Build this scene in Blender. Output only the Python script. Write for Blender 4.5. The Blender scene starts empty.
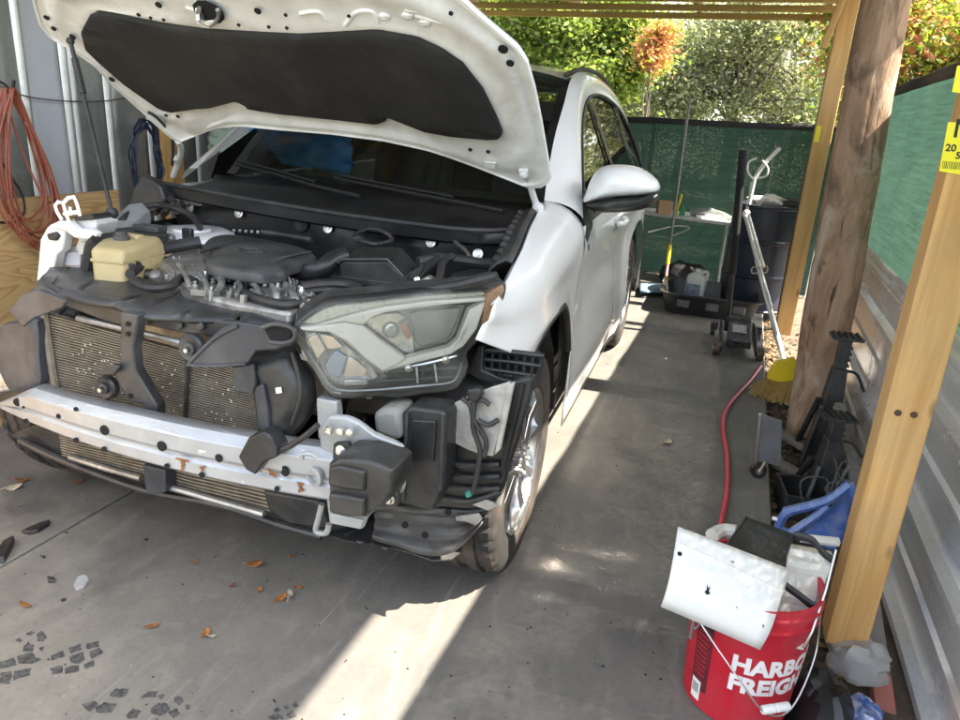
import bpy, bmesh, math, random
from mathutils import Vector as V, Matrix as Mx, noise as mnoise
random.seed(7)
rnd = random.uniform
S = bpy.context.scene
COL = S.collection
PI = math.pi
# ------------------------------------------------------------------ camera
CAMH = 1.39; FPX = 717.5
P_, R_, Y_ = math.radians(18.63), math.radians(3.6), math.radians(19.0)
def _yaw(v): return V((v[0]*math.cos(Y_)-v[1]*math.sin(Y_), v[0]*math.sin(Y_)+v[1]*math.cos(Y_), v[2]))
_fw = _yaw((0, math.cos(P_), -math.sin(P_))); _r0 = _yaw((1, 0, 0)); _u0 = _yaw((0, math.sin(P_), math.cos(P_)))
_rt = _r0*math.cos(R_)+_u0*math.sin(R_); _up = -_r0*math.sin(R_)+_u0*math.cos(R_)
cd = bpy.data.cameras.new('camera'); cam = bpy.data.objects.new('camera', cd); COL.objects.link(cam)
cam.matrix_world = Mx(((_rt.x, _up.x, -_fw.x, 0), (_rt.y, _up.y, -_fw.y, 0), (_rt.z, _up.z, -_fw.z, CAMH), (0, 0, 0, 1)))
cd.sensor_width = 36; cd.lens = 36*FPX/960; cd.clip_end = 3000; cd.clip_start = .02
S.camera = cam
# ------------------------------------------------------------------ sky, sun, exposure
SD = V((.745, .04, 1.0)).normalized()
w = bpy.data.worlds.new('World'); S.world = w; w.use_nodes = True
nt = w.node_tree; bg = nt.nodes['Background']
sky = nt.nodes.new('ShaderNodeTexSky'); sky.sky_type = 'NISHITA'; sky.sun_disc = False
sky.sun_elevation = math.asin(SD.z); sky.sun_rotation = math.atan2(SD.x, SD.y); sky.air_density = 1.0; sky.dust_density = 2.2; sky.ozone_density = .6
hs = nt.nodes.new('ShaderNodeHueSaturation'); hs.inputs['Saturation'].default_value = .5; nt.links.new(sky.outputs[0], hs.inputs['Color'])      # thin high haze: a paler sky
wt = nt.nodes.new('ShaderNodeMix'); wt.data_type = 'RGBA'; wt.blend_type = 'MULTIPLY'; wt.inputs[0].default_value = 1; nt.links.new(hs.outputs[0], wt.inputs[6]); wt.inputs[7].default_value = (1.0, 1.0, .99, 1); nt.links.new(wt.outputs[2], bg.inputs[0]); bg.inputs[1].default_value = .15
sl = bpy.data.lights.new('sun', 'SUN'); so = bpy.data.objects.new('sun', sl); COL.objects.link(so)
sl.energy = 4.0; sl.angle = math.radians(.53); sl.color = (1, .91, .77)
so.rotation_euler = SD.to_track_quat('Z', 'Y').to_euler(); so.location = (6, 8, 12)
vs = S.view_settings; vs.view_transform = 'Standard'; vs.look = 'None'; vs.exposure = 2.65; vs.gamma = 1; vs.use_curve_mapping = False
S.cycles.max_bounces = 10; S.cycles.diffuse_bounces = 5; S.cycles.glossy_bounces = 5; S.cycles.transparent_max_bounces = 16
S.cycles.caustics_reflective = True; S.cycles.caustics_refractive = False; S.cycles.sample_clamp_indirect = 25; S.cycles.blur_glossy = 0
# ------------------------------------------------------------------ picture -> place (to take real positions off a known plane)
def ray(x, y): return _rt*((x-480)/FPX)-_up*((y-360)/FPX)+_fw
def hit(x, y, n, d):
    n = V(n); o = V((0, 0, CAMH)); r = ray(x, y); return o+r*((d-n.dot(o))/n.dot(r))
def gz(x, y, z=0.): return hit(x, y, (0, 0, 1), z)
def gx(x, y, X): return hit(x, y, (1, 0, 0), X)
def gy(x, y, Y): return hit(x, y, (0, 1, 0), Y)
CX = V((-1.4104, 1.9749, 0)); CA = math.radians(2.36)
CM = Mx.Translation(CX) @ Mx.Rotation(CA, 4, 'Z'); CMI = CM.inverted()
def cpl(x, y, n, p):                 # plane in the car's own axes (x: to its left side, y: to its rear, z: up)
    nw = (CM.to_3x3() @ V(n)); pw = CM @ V(p); return CMI @ hit(x, y, nw, nw.dot(pw))
def cu(x, y, u): return cpl(x, y, (0, 1, 0), (0, u, 0))
def cv(x, y, v): return cpl(x, y, (1, 0, 0), (v, 0, 0))
def cz(x, y, z): return cpl(x, y, (0, 0, 1), (0, 0, z))
# ------------------------------------------------------------------ mesh builder
def rotm(rx=0, ry=0, rz=0): return (Mx.Rotation(rz, 3, 'Z') @ Mx.Rotation(ry, 3, 'Y') @ Mx.Rotation(rx, 3, 'X'))
def aim(d, up=(0, 0, 1)):            # matrix whose z runs along d
    return V(d).to_track_quat('Z', 'Y').to_matrix()
def spline(pts, k=6, closed=False):
    P = [V(p) for p in pts]; n = len(P); out = []
    for i in range(n if closed else n-1):
        if closed: a, b, c, d = P[i-1], P[i], P[(i+1) % n], P[(i+2) % n]
        else: a, b, c, d = P[max(i-1, 0)], P[i], P[i+1], P[min(i+2, n-1)]
        for j in range(k):
            t = j/k
            out.append(.5*((2*b)+(c-a)*t+(2*a-5*b+4*c-d)*t*t+(3*b-a-3*c+d)*t**3))
    if not closed: out.append(P[-1])
    return out
class MB:
    def __init__(s): s.v = []; s.f = []
    def add(s, vs, fs):
        o = len(s.v); s.v += [tuple(p) for p in vs]; s.f += [tuple(i+o for i in f) for f in fs]; return s
    def box(s, c, d, R=None, taper=1.):
        c = V(c); q = []
        for z in (-1, 1):
            k = taper if z > 0 else 1
            for x, y in ((-1, -1), (1, -1), (1, 1), (-1, 1)):
                p = V((x*d[0]/2*k, y*d[1]/2*k, z*d[2]/2)); q.append(c+(R @ p if R else p))
        return s.add(q, [(3, 2, 1, 0), (4, 5, 6, 7), (0, 1, 5, 4), (1, 2, 6, 5), (2, 3, 7, 6), (3, 0, 4, 7)])
    def prism(s, pts, d, d0=(0, 0, 0)):
        n = len(pts); d = V(d); d0 = V(d0); P = [V(p)+d0 for p in pts]
        return s.add(P+[p+d for p in P], [tuple(range(n)), tuple(range(2*n-1, n-1, -1))]+[(i, (i+1) % n, n+(i+1) % n, n+i) for i in range(n)])
    def tube(s, path, r, n=8, closed=False, cap=True):
        P = [V(p) for p in path]; m = len(P); L = []
        up = None
        for i, p in enumerate(P):
            t = (P[(i+1) % m]-P[i-1]) if closed else (P[min(i+1, m-1)]-P[max(i-1, 0)])
            t = t.normalized() if t.length > 1e-9 else V((0, 0, 1))
            if up is None: up = V((0, 0, 1)) if abs(t.z) < .9 else V((1, 0, 0))
            x = t.cross(up); x = x.normalized() if x.length > 1e-6 else V((1, 0, 0)); up = x.cross(t)
            rr = r[i] if isinstance(r, (list, tuple)) else r
            L.append([p+(x*math.cos(a)+up*math.sin(a))*rr for a in [2*PI*k/n for k in range(n)]])
        return s.loops(L, closed, cap)
    def loops(s, L, closed=False, cap=True, ring=True):
        n = len(L[0]); o = [p for l in L for p in l]; m = len(L); f = []
        for i in range(m if closed else m-1):
            j = (i+1) % m
            for k in range(n if ring else n-1): f.append((i*n+k, i*n+(k+1) % n, j*n+(k+1) % n, j*n+k))
        if cap and not closed: f += [tuple(range(n-1, -1, -1)), tuple((m-1)*n+k for k in range(n))]
        return s.add(o, f)
    def grid(s, rows): return s.loops(rows, False, False, False)
    def lathe(s, prof, c=(0, 0, 0), R=None, n=24, cap=True):
        c = V(c); L = []
        for r, h in prof:
            q = []
            for k in range(n):
                a = 2*PI*k/n; p = V((r*math.cos(a), r*math.sin(a), h)); q.append(c+(R @ p if R else p))
            L.append(q)
        return s.loops(L, False, cap)
    def cyl(s, a, b, r, n=12, r2=None):
        a = V(a); b = V(b); return s.lathe([(r, 0), (r if r2 is None else r2, (b-a).length)], a, aim(b-a), n)
    def ball(s, c, r, n=8):
        d = r if isinstance(r, (tuple, list)) else (r, r, r); L = []
        for i in range(1, n):
            a = PI*i/n; L.append([V(c)+V((d[0]*math.sin(a)*math.cos(b), d[1]*math.sin(a)*math.sin(b), d[2]*math.cos(a))) for b in [2*PI*k/(n*2) for k in range(n*2)]])
        return s.loops(L, False, True)
    def mesh(s, name, smooth=35):
        me = bpy.data.meshes.new(name); me.from_pydata(s.v, [], s.f); me.update()
        bm = bmesh.new(); bm.from_mesh(me); bmesh.ops.recalc_face_normals(bm, faces=bm.faces); bm.to_mesh(me); bm.free()
        if smooth:
            me.shade_smooth(); me.set_sharp_from_angle(angle=math.radians(smooth))
        return me
    def build(s, name, m, parent=None, smooth=35, bevel=0, sub=0, solid=0, seg=2):
        me = s.mesh(name, smooth); o = bpy.data.objects.new(name, me); COL.objects.link(o)
        me.materials.append(m)
        if solid: q = o.modifiers.new('solid', 'SOLIDIFY'); q.thickness = solid; q.offset = 0
        if bevel:
            q = o.modifiers.new('bevel', 'BEVEL'); q.width = bevel; q.segments = seg; q.limit_method = 'ANGLE'; q.angle_limit = math.radians(40); q.harden_normals = False
        if sub: q = o.modifiers.new('sub', 'SUBSURF'); q.levels = sub; q.render_levels = sub
        if parent: o.parent = parent
        return o
def tag(o, label=None, cat=None, group=None, kind=None):
    if label: o['label'] = label
    if cat: o['category'] = cat
    if group: o['group'] = group
    if kind: o['kind'] = kind
    return o
def empty(name, loc=(0, 0, 0), rz=0, label=None, cat=None, group=None, rot=None):
    o = bpy.data.objects.new(name, None); COL.objects.link(o); o.location = loc; o.rotation_euler = rot or (0, 0, rz); o.empty_display_size = .1
    return tag(o, label, cat, group)
def clone(o, name=None, parent=None):
    c = o.copy(); COL.objects.link(c)
    if parent: c.parent = parent
    return c
def clone_tree(o, parent=None):
    c = clone(o, parent=parent)
    for k in [x for x in bpy.data.objects if x.parent == o]: clone_tree(k, c)
    return c
def text(name, s, size, m, parent, M, off=0., wrap=None, depth=.0006):
    cu_ = bpy.data.curves.new(name, 'FONT'); cu_.body = s; cu_.size = size; cu_.offset = off; cu_.extrude = depth; cu_.align_x = 'LEFT'; cu_.align_y = 'BOTTOM'; cu_.resolution_u = 3
    to = bpy.data.objects.new(name, cu_); COL.objects.link(to)
    me = bpy.data.meshes.new_from_object(to.evaluated_get(bpy.context.evaluated_depsgraph_get()))
    bpy.data.objects.remove(to); bpy.data.curves.remove(cu_)
    for v in me.vertices: v.co = wrap(v.co) if wrap else M @ v.co
    me.materials.clear(); me.materials.append(m); me.name = name
    o = bpy.data.objects.new(name, me); COL.objects.link(o)
    if parent: o.parent = parent
    return o
# ------------------------------------------------------------------ materials
_mats = {}
class NT:
    def __init__(s, m): s.m = m; s.t = m.node_tree; s.n = s.t.nodes; s.l = s.t.links; s.b = s.n['Principled BSDF']; s.co = s.n.new('ShaderNodeTexCoord')
    def new(s, ty, **k):
        n = s.n.new(ty)
        for a, b in k.items():
            if a == 'i':
                for x, y in b.items():
                    if hasattr(y, 'is_output') and y.is_output: s.l.new(y, n.inputs[x])
                    else: n.inputs[x].default_value = y
            else: setattr(n, a, b)
        return n
    def link(s, a, b): s.l.new(a, b)
    def mapping(s, scale=(1, 1, 1), src='Object', rot=(0, 0, 0), loc=(0, 0, 0)):
        return s.new('ShaderNodeMapping', i={'Vector': s.co.outputs[src], 'Scale': scale, 'Rotation': rot, 'Location': loc}).outputs[0]
    def noise(s, vec, scale, det=4, rough=.55, dist=0): return s.new('ShaderNodeTexNoise', i={'Vector': vec, 'Scale': scale, 'Detail': det, 'Roughness': rough, 'Distortion': dist}).outputs['Fac']
    def ramp(s, fac, stops):
        r = s.new('ShaderNodeValToRGB'); s.link(fac, r.inputs[0]); e = r.color_ramp.elements
        while len(e) < len(stops): e.new(.5)
        for k, (p, c) in zip(e, stops): k.position = p; k.color = (c, c, c, 1) if isinstance(c, (int, float)) else (*c, 1)
        return r.outputs[0]
    def mix(s, fac, a, b, mode='MIX'):
        n = s.new('ShaderNodeMix', data_type='RGBA', blend_type=mode)
        for i, x in ((0, fac), (6, a), (7, b)):
            if hasattr(x, 'is_output'): s.link(x, n.inputs[i])
            else: n.inputs[i].default_value = (*x, 1) if isinstance(x, tuple) else x
        return n.outputs[2]
    def math(s, op, a, b=0.):
        n = s.new('ShaderNodeMath', operation=op)
        for i, x in ((0, a), (1, b)):
            if hasattr(x, 'is_output'): s.link(x, n.inputs[i])
            else: n.inputs[i].default_value = x
        return n.outputs[0]
    def bump(s, h, st=.2, dist=.01, nrm=None):
        n = s.new('ShaderNodeBump', i={'Height': h, 'Strength': st, 'Distance': dist})
        if nrm: s.link(nrm, n.inputs['Normal'])
        s.link(n.outputs[0], s.b.inputs['Normal']); return n.outputs[0]
    def set(s, **k):
        for a, x in k.items():
            a = {'col': 'Base Color', 'rough': 'Roughness', 'metal': 'Metallic', 'spec': 'Specular IOR Level', 'coat': 'Coat Weight', 'trans': 'Transmission Weight', 'alpha': 'Alpha', 'emit': 'Emission Strength', 'crough': 'Coat Roughness', 'sheen': 'Sheen Weight', 'sss': 'Subsurface Weight'}.get(a, a)
            if hasattr(x, 'is_output'): s.link(x, s.b.inputs[a])
            else: s.b.inputs[a].default_value = (*x, 1) if isinstance(x, tuple) and len(x) == 3 else x
def M_(name):
    m = bpy.data.materials.new(name); m.use_nodes = True; return NT(m)
def pm(name, col, rough=.6, metal=0., var=.18, scale=6., dirt=None, damt=.5, dscale=3., bump=.0, bscale=60., coat=0., spec=.5, scr=0., **k):
    """procedural paint / plastic / metal: tone drift, dirt patches, fine relief"""
    if name in _mats: return _mats[name]
    t = M_(name); v = t.mapping()
    n1 = t.noise(v, scale, 5); n2 = t.noise(v, scale*7, 3)
    lo = tuple(c*(1-var) for c in col); hi = tuple(min(1, c*(1+var)) for c in col)
    c = t.mix(t.ramp(n1, [(.3, 0.), (.7, 1.)]), lo, hi)
    c = t.mix(t.math('MULTIPLY', n2, .25), c, tuple(x*.8 for x in col))
    rr = t.math('ADD', t.math('MULTIPLY', n2, .22), rough-.1)
    if dirt:
        d = t.noise(v, dscale, 7, .65, .4); dm = t.math('MULTIPLY', t.ramp(d, [(.42, 0.), (.68, 1.)]), damt)
        c = t.mix(dm, c, dirt); rr = t.math('MAXIMUM', rr, t.math('MULTIPLY', dm, .8)); 
    if scr:
        sc = t.noise(t.mapping((scale*2, scale*40, scale*9)), 1., 2); c = t.mix(t.ramp(sc, [(.66, 0.), (.72, scr)]), c, tuple(min(1, x*2+.08) for x in col))
    t.set(col=c, rough=rr, metal=metal, coat=coat, spec=spec, **k)
    if bump: t.bump(t.noise(v, bscale, 4), bump, .004)
    _mats[name] = t.m; return t.m
# ================================================================== SETTING MATERIALS
def concrete():
    t = M_('concrete'); v = t.mapping()
    big = t.noise(v, .55, 5, .6, .3); mid = t.noise(v, 2.6, 8, .65); fine = t.noise(v, 46, 5, .7); swirl = t.noise(t.mapping((1, .45, 1), rot=(0, 0, .5)), 5.5, 8, .62, 1.6)
    c = t.mix(t.ramp(big, [(.32, 0.), (.66, 1.)]), (.125, .121, .115), (.225, .206, .174))
    c = t.mix(t.math('MULTIPLY', t.ramp(mid, [(.42, 0.), (.62, 1.)]), .5), c, (.10, .096, .092))
    c = t.mix(t.math('MULTIPLY', t.ramp(swirl, [(.5, 0.), (.72, 1.)]), .5), c, (.275, .255, .22))
    c = t.mix(t.math('MULTIPLY', t.ramp(fine, [(.35, 1.), (.5, 0.)]), .35), c, (.1, .097, .09))
    sp = t.new('ShaderNodeTexVoronoi', i={'Vector': v, 'Scale': 34., 'Randomness': 1.})
    c = t.mix(t.math('MULTIPLY', t.ramp(sp.outputs['Distance'], [(.05, 1.), (.11, 0.)]), t.ramp(t.noise(v, 3.1, 3), [(.55, 0.), (.66, .7)])), c, (.5, .48, .45))
    for rz, th in ((.5, .7), (-.95, .73), (1.35, .715)):           # drag scratches, three directions
        s1 = t.noise(t.mapping((34, .55, 1), rot=(0, 0, rz)), 1., 3, .6, .25); s2 = t.noise(v, 1.5+th, 3)
        c = t.mix(t.math('MULTIPLY', t.ramp(s1, [(th-.03, 0.), (th+.02, 1.)]), t.ramp(s2, [(.46, 0.), (.62, .65)])), c, (.44, .42, .39))
    oil = t.ramp(t.noise(t.mapping((1, 1, 1), loc=(3.3, 1.2, 0)), 1.1, 5, .6, .8), [(.60, 0.), (.70, .75)])
    c = t.mix(oil, c, (.075, .072, .07))
    t.set(col=c, rough=t.math('ADD', t.math('MULTIPLY', mid, .25), .55), spec=.4)
    h = t.math('ADD', t.math('MULTIPLY', fine, .5), t.math('MULTIPLY', mid, .9)); t.bump(h, .35, .006)
    return t.m
def lumber(name, a, b, knot, axis='Z', sc=1., rough=.62, gray=0.):
    t = M_(name); k = {'X': (.06, 1, 1), 'Y': (1, .06, 1), 'Z': (1, 1, .06)}[axis]
    v = t.mapping(tuple(x*sc for x in k)); g = t.noise(v, 22, 4, .6, 1.2); f = t.noise(t.mapping(tuple(x*sc for x in {'X': (.015, 1, 1), 'Y': (1, .015, 1), 'Z': (1, 1, .015)}[axis])), 190, 2)
    c = t.mix(t.ramp(g, [(.36, 0.), (.5, .5), (.64, 1.)]), a, b)
    c = t.mix(t.math('MULTIPLY', f, .3), c, tuple(x*.55 for x in a))
    kk = {'X': (.45, 1, 1), 'Y': (1, .45, 1), 'Z': (1, 1, .45)}[axis]
    kn = t.new('ShaderNodeTexVoronoi', i={'Vector': t.mapping(tuple(x*sc for x in kk)), 'Scale': 6.5}).outputs['Distance']
    c = t.mix(t.ramp(kn, [(.07, .85), (.13, 0.)]), c, knot)
    gr = t.noise(t.mapping(), 5., 5); c = t.mix(t.math('MULTIPLY', t.ramp(gr, [(.45, 0.), (.75, 1.)]), .35+gray), c, (.30, .25, .19) if not gray else (.26, .245, .22))
    t.set(col=c, rough=rough, spec=.35); t.bump(t.math('ADD', g, f), .25, .003); return t.m
def plywood():
    t = M_('plywood'); v = t.mapping((1, .33, 1.4)); n = t.noise(v, 2.9, 3, .5, .9)
    wv = t.math('FRACT', t.math('MULTIPLY', n, 15.))
    c = t.mix(t.ramp(wv, [(0., 0.), (.55, .35), (.9, 1.), (1., .1)]), (.66, .44, .20), (.42, .22, .075))
    c = t.mix(t.math('MULTIPLY', t.noise(t.mapping((1, .05, 1)), 120, 2), .35), c, (.62, .44, .22))
    c = t.mix(t.ramp(t.noise(t.mapping(), 7., 4), [(.66, 0.), (.74, .55)]), c, (.28, .13, .05))
    t.set(col=c, rough=.6); t.bump(wv, .12, .003); return t.m
def galv(name, col=(.46, .47, .48), rough=.38, axis=(1, .08, 1), metal=.85, stain=.4):
    t = M_(name); v = t.mapping(); vo = t.new('ShaderNodeTexVoronoi', i={'Vector': v, 'Scale': 70.})
    st = t.noise(t.mapping(axis), 9, 5, .6, .5); n = t.noise(v, 3.2, 6, .6, .4)
    c = t.mix(t.math('MULTIPLY', vo.outputs['Distance'], .5), col, tuple(x*.72 for x in col))
    c = t.mix(t.math('MULTIPLY', t.ramp(st, [(.4, 0.), (.75, 1.)]), stain), c, (.22, .22, .21))
    c = t.mix(t.math('MULTIPLY', t.ramp(n, [(.52, 0.), (.72, 1.)]), stain), c, (.62, .61, .58))
    t.set(col=c, metal=metal, rough=t.math('ADD', t.math('MULTIPLY', n, .3), rough-.12)); t.bump(t.noise(t.mapping((1, .3, 1)), 4.5, 3), .18, .02); return t.m
def screen_mat(name, col, back, hole=.1):
    t = M_(name); v = t.mapping(); hb = t.mapping((1.2, 1.2, 30)); n = t.noise(hb, 2., 4, .6); n2 = t.noise(v, 2.4, 5, .6)
    c = t.mix(t.ramp(n, [(.35, 0.), (.68, 1.)]), tuple(x*.62 for x in col), tuple(x*1.45 for x in col))
    c = t.mix(t.math('MULTIPLY', t.ramp(n2, [(.45, 0.), (.75, 1.)]), .45), c, tuple(min(1, x*1.5+.02) for x in col))
    w_ = t.new('ShaderNodeTexWave', wave_type='BANDS', bands_direction='Z', i={'Vector': v, 'Scale': 95., 'Distortion': 1.5, 'Detail': 1.}).outputs['Fac']
    t.set(col=c, rough=.7, spec=.25); t.bump(t.math('ADD', w_, t.math('MULTIPLY', n, 2.)), .35, .004)
    tr = t.new('ShaderNodeBsdfTranslucent'); t.link(t.mix(.5, c, back), tr.inputs[0])
    m1 = t.new('ShaderNodeMixShader', i={0: .5, 1: t.b.outputs[0], 2: tr.outputs[0]})
    tp = t.new('ShaderNodeBsdfTransparent'); hs = t.math('MULTIPLY', t.ramp(t.noise(t.mapping((60, 60, 130)), 1., 2), [(.5, 0.), (.62, 1.)]), hole)
    m2 = t.new('ShaderNodeMixShader', i={0: hs, 1: m1.outputs[0], 2: tp.outputs[0]})
    t.link(m2.outputs[0], t.n['Material Output'].inputs[0]); return t.m
def leaf_mat(name, stops, tr=.45):
    t = M_(name); g = t.new('ShaderNodeNewGeometry'); c = t.ramp(g.outputs['Random Per Island'], stops)
    t.set(col=c, rough=.5, spec=.35); b = t.new('ShaderNodeBsdfTranslucent'); t.link(t.mix(.6, c, (1, 1, .55), 'MULTIPLY'), b.inputs[0])
    t.link(t.mix(1., c, (1.6, 1.6, .9), 'MULTIPLY'), b.inputs[0])
    m1 = t.new('ShaderNodeMixShader', i={0: tr, 1: t.b.outputs[0], 2: b.outputs[0]}); t.link(m1.outputs[0], t.n['Material Output'].inputs[0]); return t.m
def bark(name, a, b, sc=1., pale=None):
    t = M_(name); v = t.mapping((1, 1, .22)); n = t.noise(v, 16*sc, 6, .65, .8); n2 = t.noise(t.mapping((1, 1, .5)), 7*sc, 5, .6, .6); cr = t.noise(t.mapping((1, 1, .06)), 26*sc, 4, .6, .4)
    c = t.mix(t.ramp(n, [(.35, 0.), (.65, 1.)]), a, b)
    c = t.mix(t.ramp(n2, [(.55, 0.), (.66, .8)]), c, tuple(x*.28 for x in a))
    c = t.mix(t.ramp(cr, [(.30, .9), (.36, 0.)]), c, (.02, .014, .01))
    if pale: c = t.mix(t.ramp(t.noise(t.mapping((1, 1, .4), loc=(2, 5, 1)), 5.5, 6, .65, .5), [(.55, 0.), (.7, .8)]), c, pale)
    t.set(col=c, rough=.85, spec=.2); t.bump(t.math('ADD', n, t.math('ADD', n2, cr)), .6, .012); return t.m
MC = concrete()
MDIRT = pm('dirt', (.13, .10, .07), .95, var=.4, scale=9, dirt=(.06, .045, .03), dscale=22, bump=.6, bscale=40)
MGRASS = pm('grass ground', (.07, .09, .03), .95, var=.5, scale=3, dirt=(.16, .13, .07), dscale=6, bump=.6, bscale=30)
MLUM = lumber('yellow lumber', (.66, .40, .155), (.50, .27, .085), (.10, .045, .02), 'Z')
MLUMX = lumber('purlin lumber', (.68, .46, .19), (.52, .32, .11), (.14, .07, .03), 'X')
MLUMY = lumber('rafter lumber', (.66, .43, .18), (.50, .30, .11), (.14, .07, .03), 'Y')
MGREY = lumber('weathered lumber', (.23, .205, .175), (.12, .105, .09), (.05, .04, .03), 'Y', gray=.2)
MPLY = plywood(); MGAL = galv('galvanised sheet', (.84, .85, .86), .22, (1, .06, 1), .5, .35); MGALW = galv('wall sheet', (.40, .42, .40), .42, (1, 1, .1), .75, .7)
MPAINTW = pm('painted wall sheet', (.50, .52, .57), .5, 0, .06, 3, dirt=(.36, .37, .39), damt=.5, dscale=2)
MSCR = screen_mat('green mesh', (.030, .062, .047), (.028, .066, .048), .08)
MHEM = pm('black hem', (.018, .018, .018), .8, bump=.3)
MLOG = bark('stripped log', (.38, .255, .175), (.235, .145, .092), 1., (.52, .44, .36))
MLOGD = bark('dark log', (.16, .09, .055), (.09, .05, .03))
MTRUNK = bark('tree bark', (.19, .165, .135), (.09, .075, .06), .5)
MROOF = galv('roof sheet', (.30, .30, .29), .5, (1, .1, 1), .6, .5)
MNAIL = pm('dark nail', (.05, .04, .035), .6, .5)
MYEL = pm('yellow tag', (.80, .70, .02), .45, var=.05)
MBLKP = pm('black print', (.012, .012, .012), .6, var=0)
# ================================================================== GROUND
def sheet(name, x0, x1, y0, y1, z, nx, ny, m, amp=0):
    b = MB(); b.grid([[V((x0+(x1-x0)*i/nx, y0+(y1-y0)*j/ny, z+(amp*mnoise.noise(V((i*.9, j*.9, 3.))) if amp else 0))) for i in range(nx+1)] for j in range(ny+1)])
    return tag(b.build(name, m, smooth=60), kind='structure')
sheet('ground', -900, 900, -700, 1500, -.11, 4, 4, MGRASS)
dirt = sheet('dirt_ground', .30, 3.2, -1.5, 9, -.085, 44, 120, MDIRT, .03)
floor = empty('concrete_floor', (0, 0, 0)); tag(floor, kind='structure')
sl1 = MB().box((-.826, 3.2, -.1), (2.25, 10.4, .2)).build('floor_slab', MC, floor, bevel=.008)
sl2 = MB().box((-3.47, 3.2, -.1), (3.02, 10.4, .2)).build('floor_slab', MC, floor, bevel=.006)
MTRD = pm('tyre mark', (.035, .035, .036), .8, var=.5, scale=40, dirt=(.14, .135, .13), damt=.7, dscale=60)
PR = [[(0,305),(45,293),(50,315),(0,325)],[(52,288),(95,275),(105,290),(125,298),(95,312),(55,312)],[(0,340),(35,332),(30,372),(0,370)],[(40,333),(95,323),(92,345),(40,362)],[(70,262),(85,245),(103,258),(98,275),(72,275)],[(108,222),(125,212),(140,230),(130,245),(112,243)],[(78,220),(95,213),(108,218),(90,228)],[(45,240),(58,232),(68,240),(58,250)],[(118,262),(130,260),(133,270),(122,273)],[(150,288),(190,272),(197,288),(155,302)],[(205,265),(243,250),(247,268),(212,280)],[(257,252),(295,243),(300,260),(262,268)],[(208,290),(250,276),(258,298),(235,312),(212,308)],[(268,275),(300,262),(310,278),(275,298)],[(150,325),(190,315),(190,338),(155,343)],[(195,322),(237,315),(235,335),(195,342)],[(250,312),(283,298),(283,318),(255,328)],[(245,432),(285,422),(297,432),(270,455)],[(330,398),(350,385),(388,385),(375,410),(335,412)],[(285,440),(320,428),(352,432),(335,458),(290,458)],[(420,415),(445,393),(475,392),(468,412)],[(475,405),(495,402),(490,415),(478,417)],[(520,412),(540,405),(552,425),(540,435),(525,428)],[(378,465),(400,443),(422,455),(410,475),(385,475)],[(452,445),(475,428),(505,432),(508,450),(485,468),(455,460)],[(505,455),(530,445),(540,460),(520,478)],[(555,435),(570,433),(570,445),(558,447)],[(820,448),(835,440),(843,452),(828,458)],[(850,440),(862,432),(868,446),(856,450)],[(875,432),(890,424),(897,440),(884,446)],[(800,470),(835,460),(850,472),(820,482)],[(858,462),(880,452),(890,468),(868,476)]]
def rough_poly(P):
    out = []
    for i, p in enumerate(P):
        q = P[(i+1) % len(P)]
        for k in range(4):
            t = k/4; a = p.lerp(q, t); out.append(a+V((rnd(-1, 1), rnd(-1, 1), 0))*(.0022 if k else .001))
    return out
for q in PR:
    b = MB(); P = rough_poly([gz(x/3, 560+y/3, .0006) for x, y in q]); b.add(P+[p-V((0, 0, .001)) for p in P], [tuple(range(len(P)))]); b.build('tyre_print', MTRD, floor, smooth=0)
# ================================================================== CARPORT ROOF
roof = empty('carport_roof', (-.8, 4.6, 2.45), label='wooden carport roof on exposed purlins over the white car', cat='roof')
def rl(x, y, z): return V((x, y, z))-V(roof.location)
RX0, RX1, RY0, RY1 = -3.3, 1.165, .9, 8.15
pe = MB().box((0, 0, 0), (RX1-.2-RX0, .038, .056)).build('purlin', MLUMX, roof, bevel=.003); ys = [RY1-.02-.52*i for i in range(int((RY1-RY0)/.52)+1)]
for i, y in enumerate(ys):
    o = pe if i == 0 else clone(pe, parent=roof); o.location = rl((RX0+RX1-.2)/2, y, 2.479)
rf = None
for x in (-3.1, -1.95, -.72, .43):
    if rf is None: rf = MB().box((0, 0, 0), (.04, RY1-RY0, .138)).build('rafter', MLUMY, roof, bevel=.003); o = rf
    else: o = clone(rf, parent=roof)
    o.location = rl(x, (RY0+RY1)/2, 2.577)
sh = None
n = 5; wd = (RX1-RX0)/n
for i in range(n):
    if sh is None:
        b = MB(); prof = []
        for k in range(25): prof.append((wd*k/24-wd/2, .012*(1 if k % 6 in (1, 2) else 0)))
        b.grid([[V((x, y, z)) for x, z in prof] for y in (-(RY1-RY0)/2-.05, (RY1-RY0)/2+.05)]); sh = b.build('roof_sheet', MROOF, roof, solid=.002, smooth=20); o = sh
    else: o = clone(sh, parent=roof)
    o.location = rl(RX0+wd*(i+.5), (RY0+RY1)/2, 2.65+.002*(i % 2))
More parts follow.
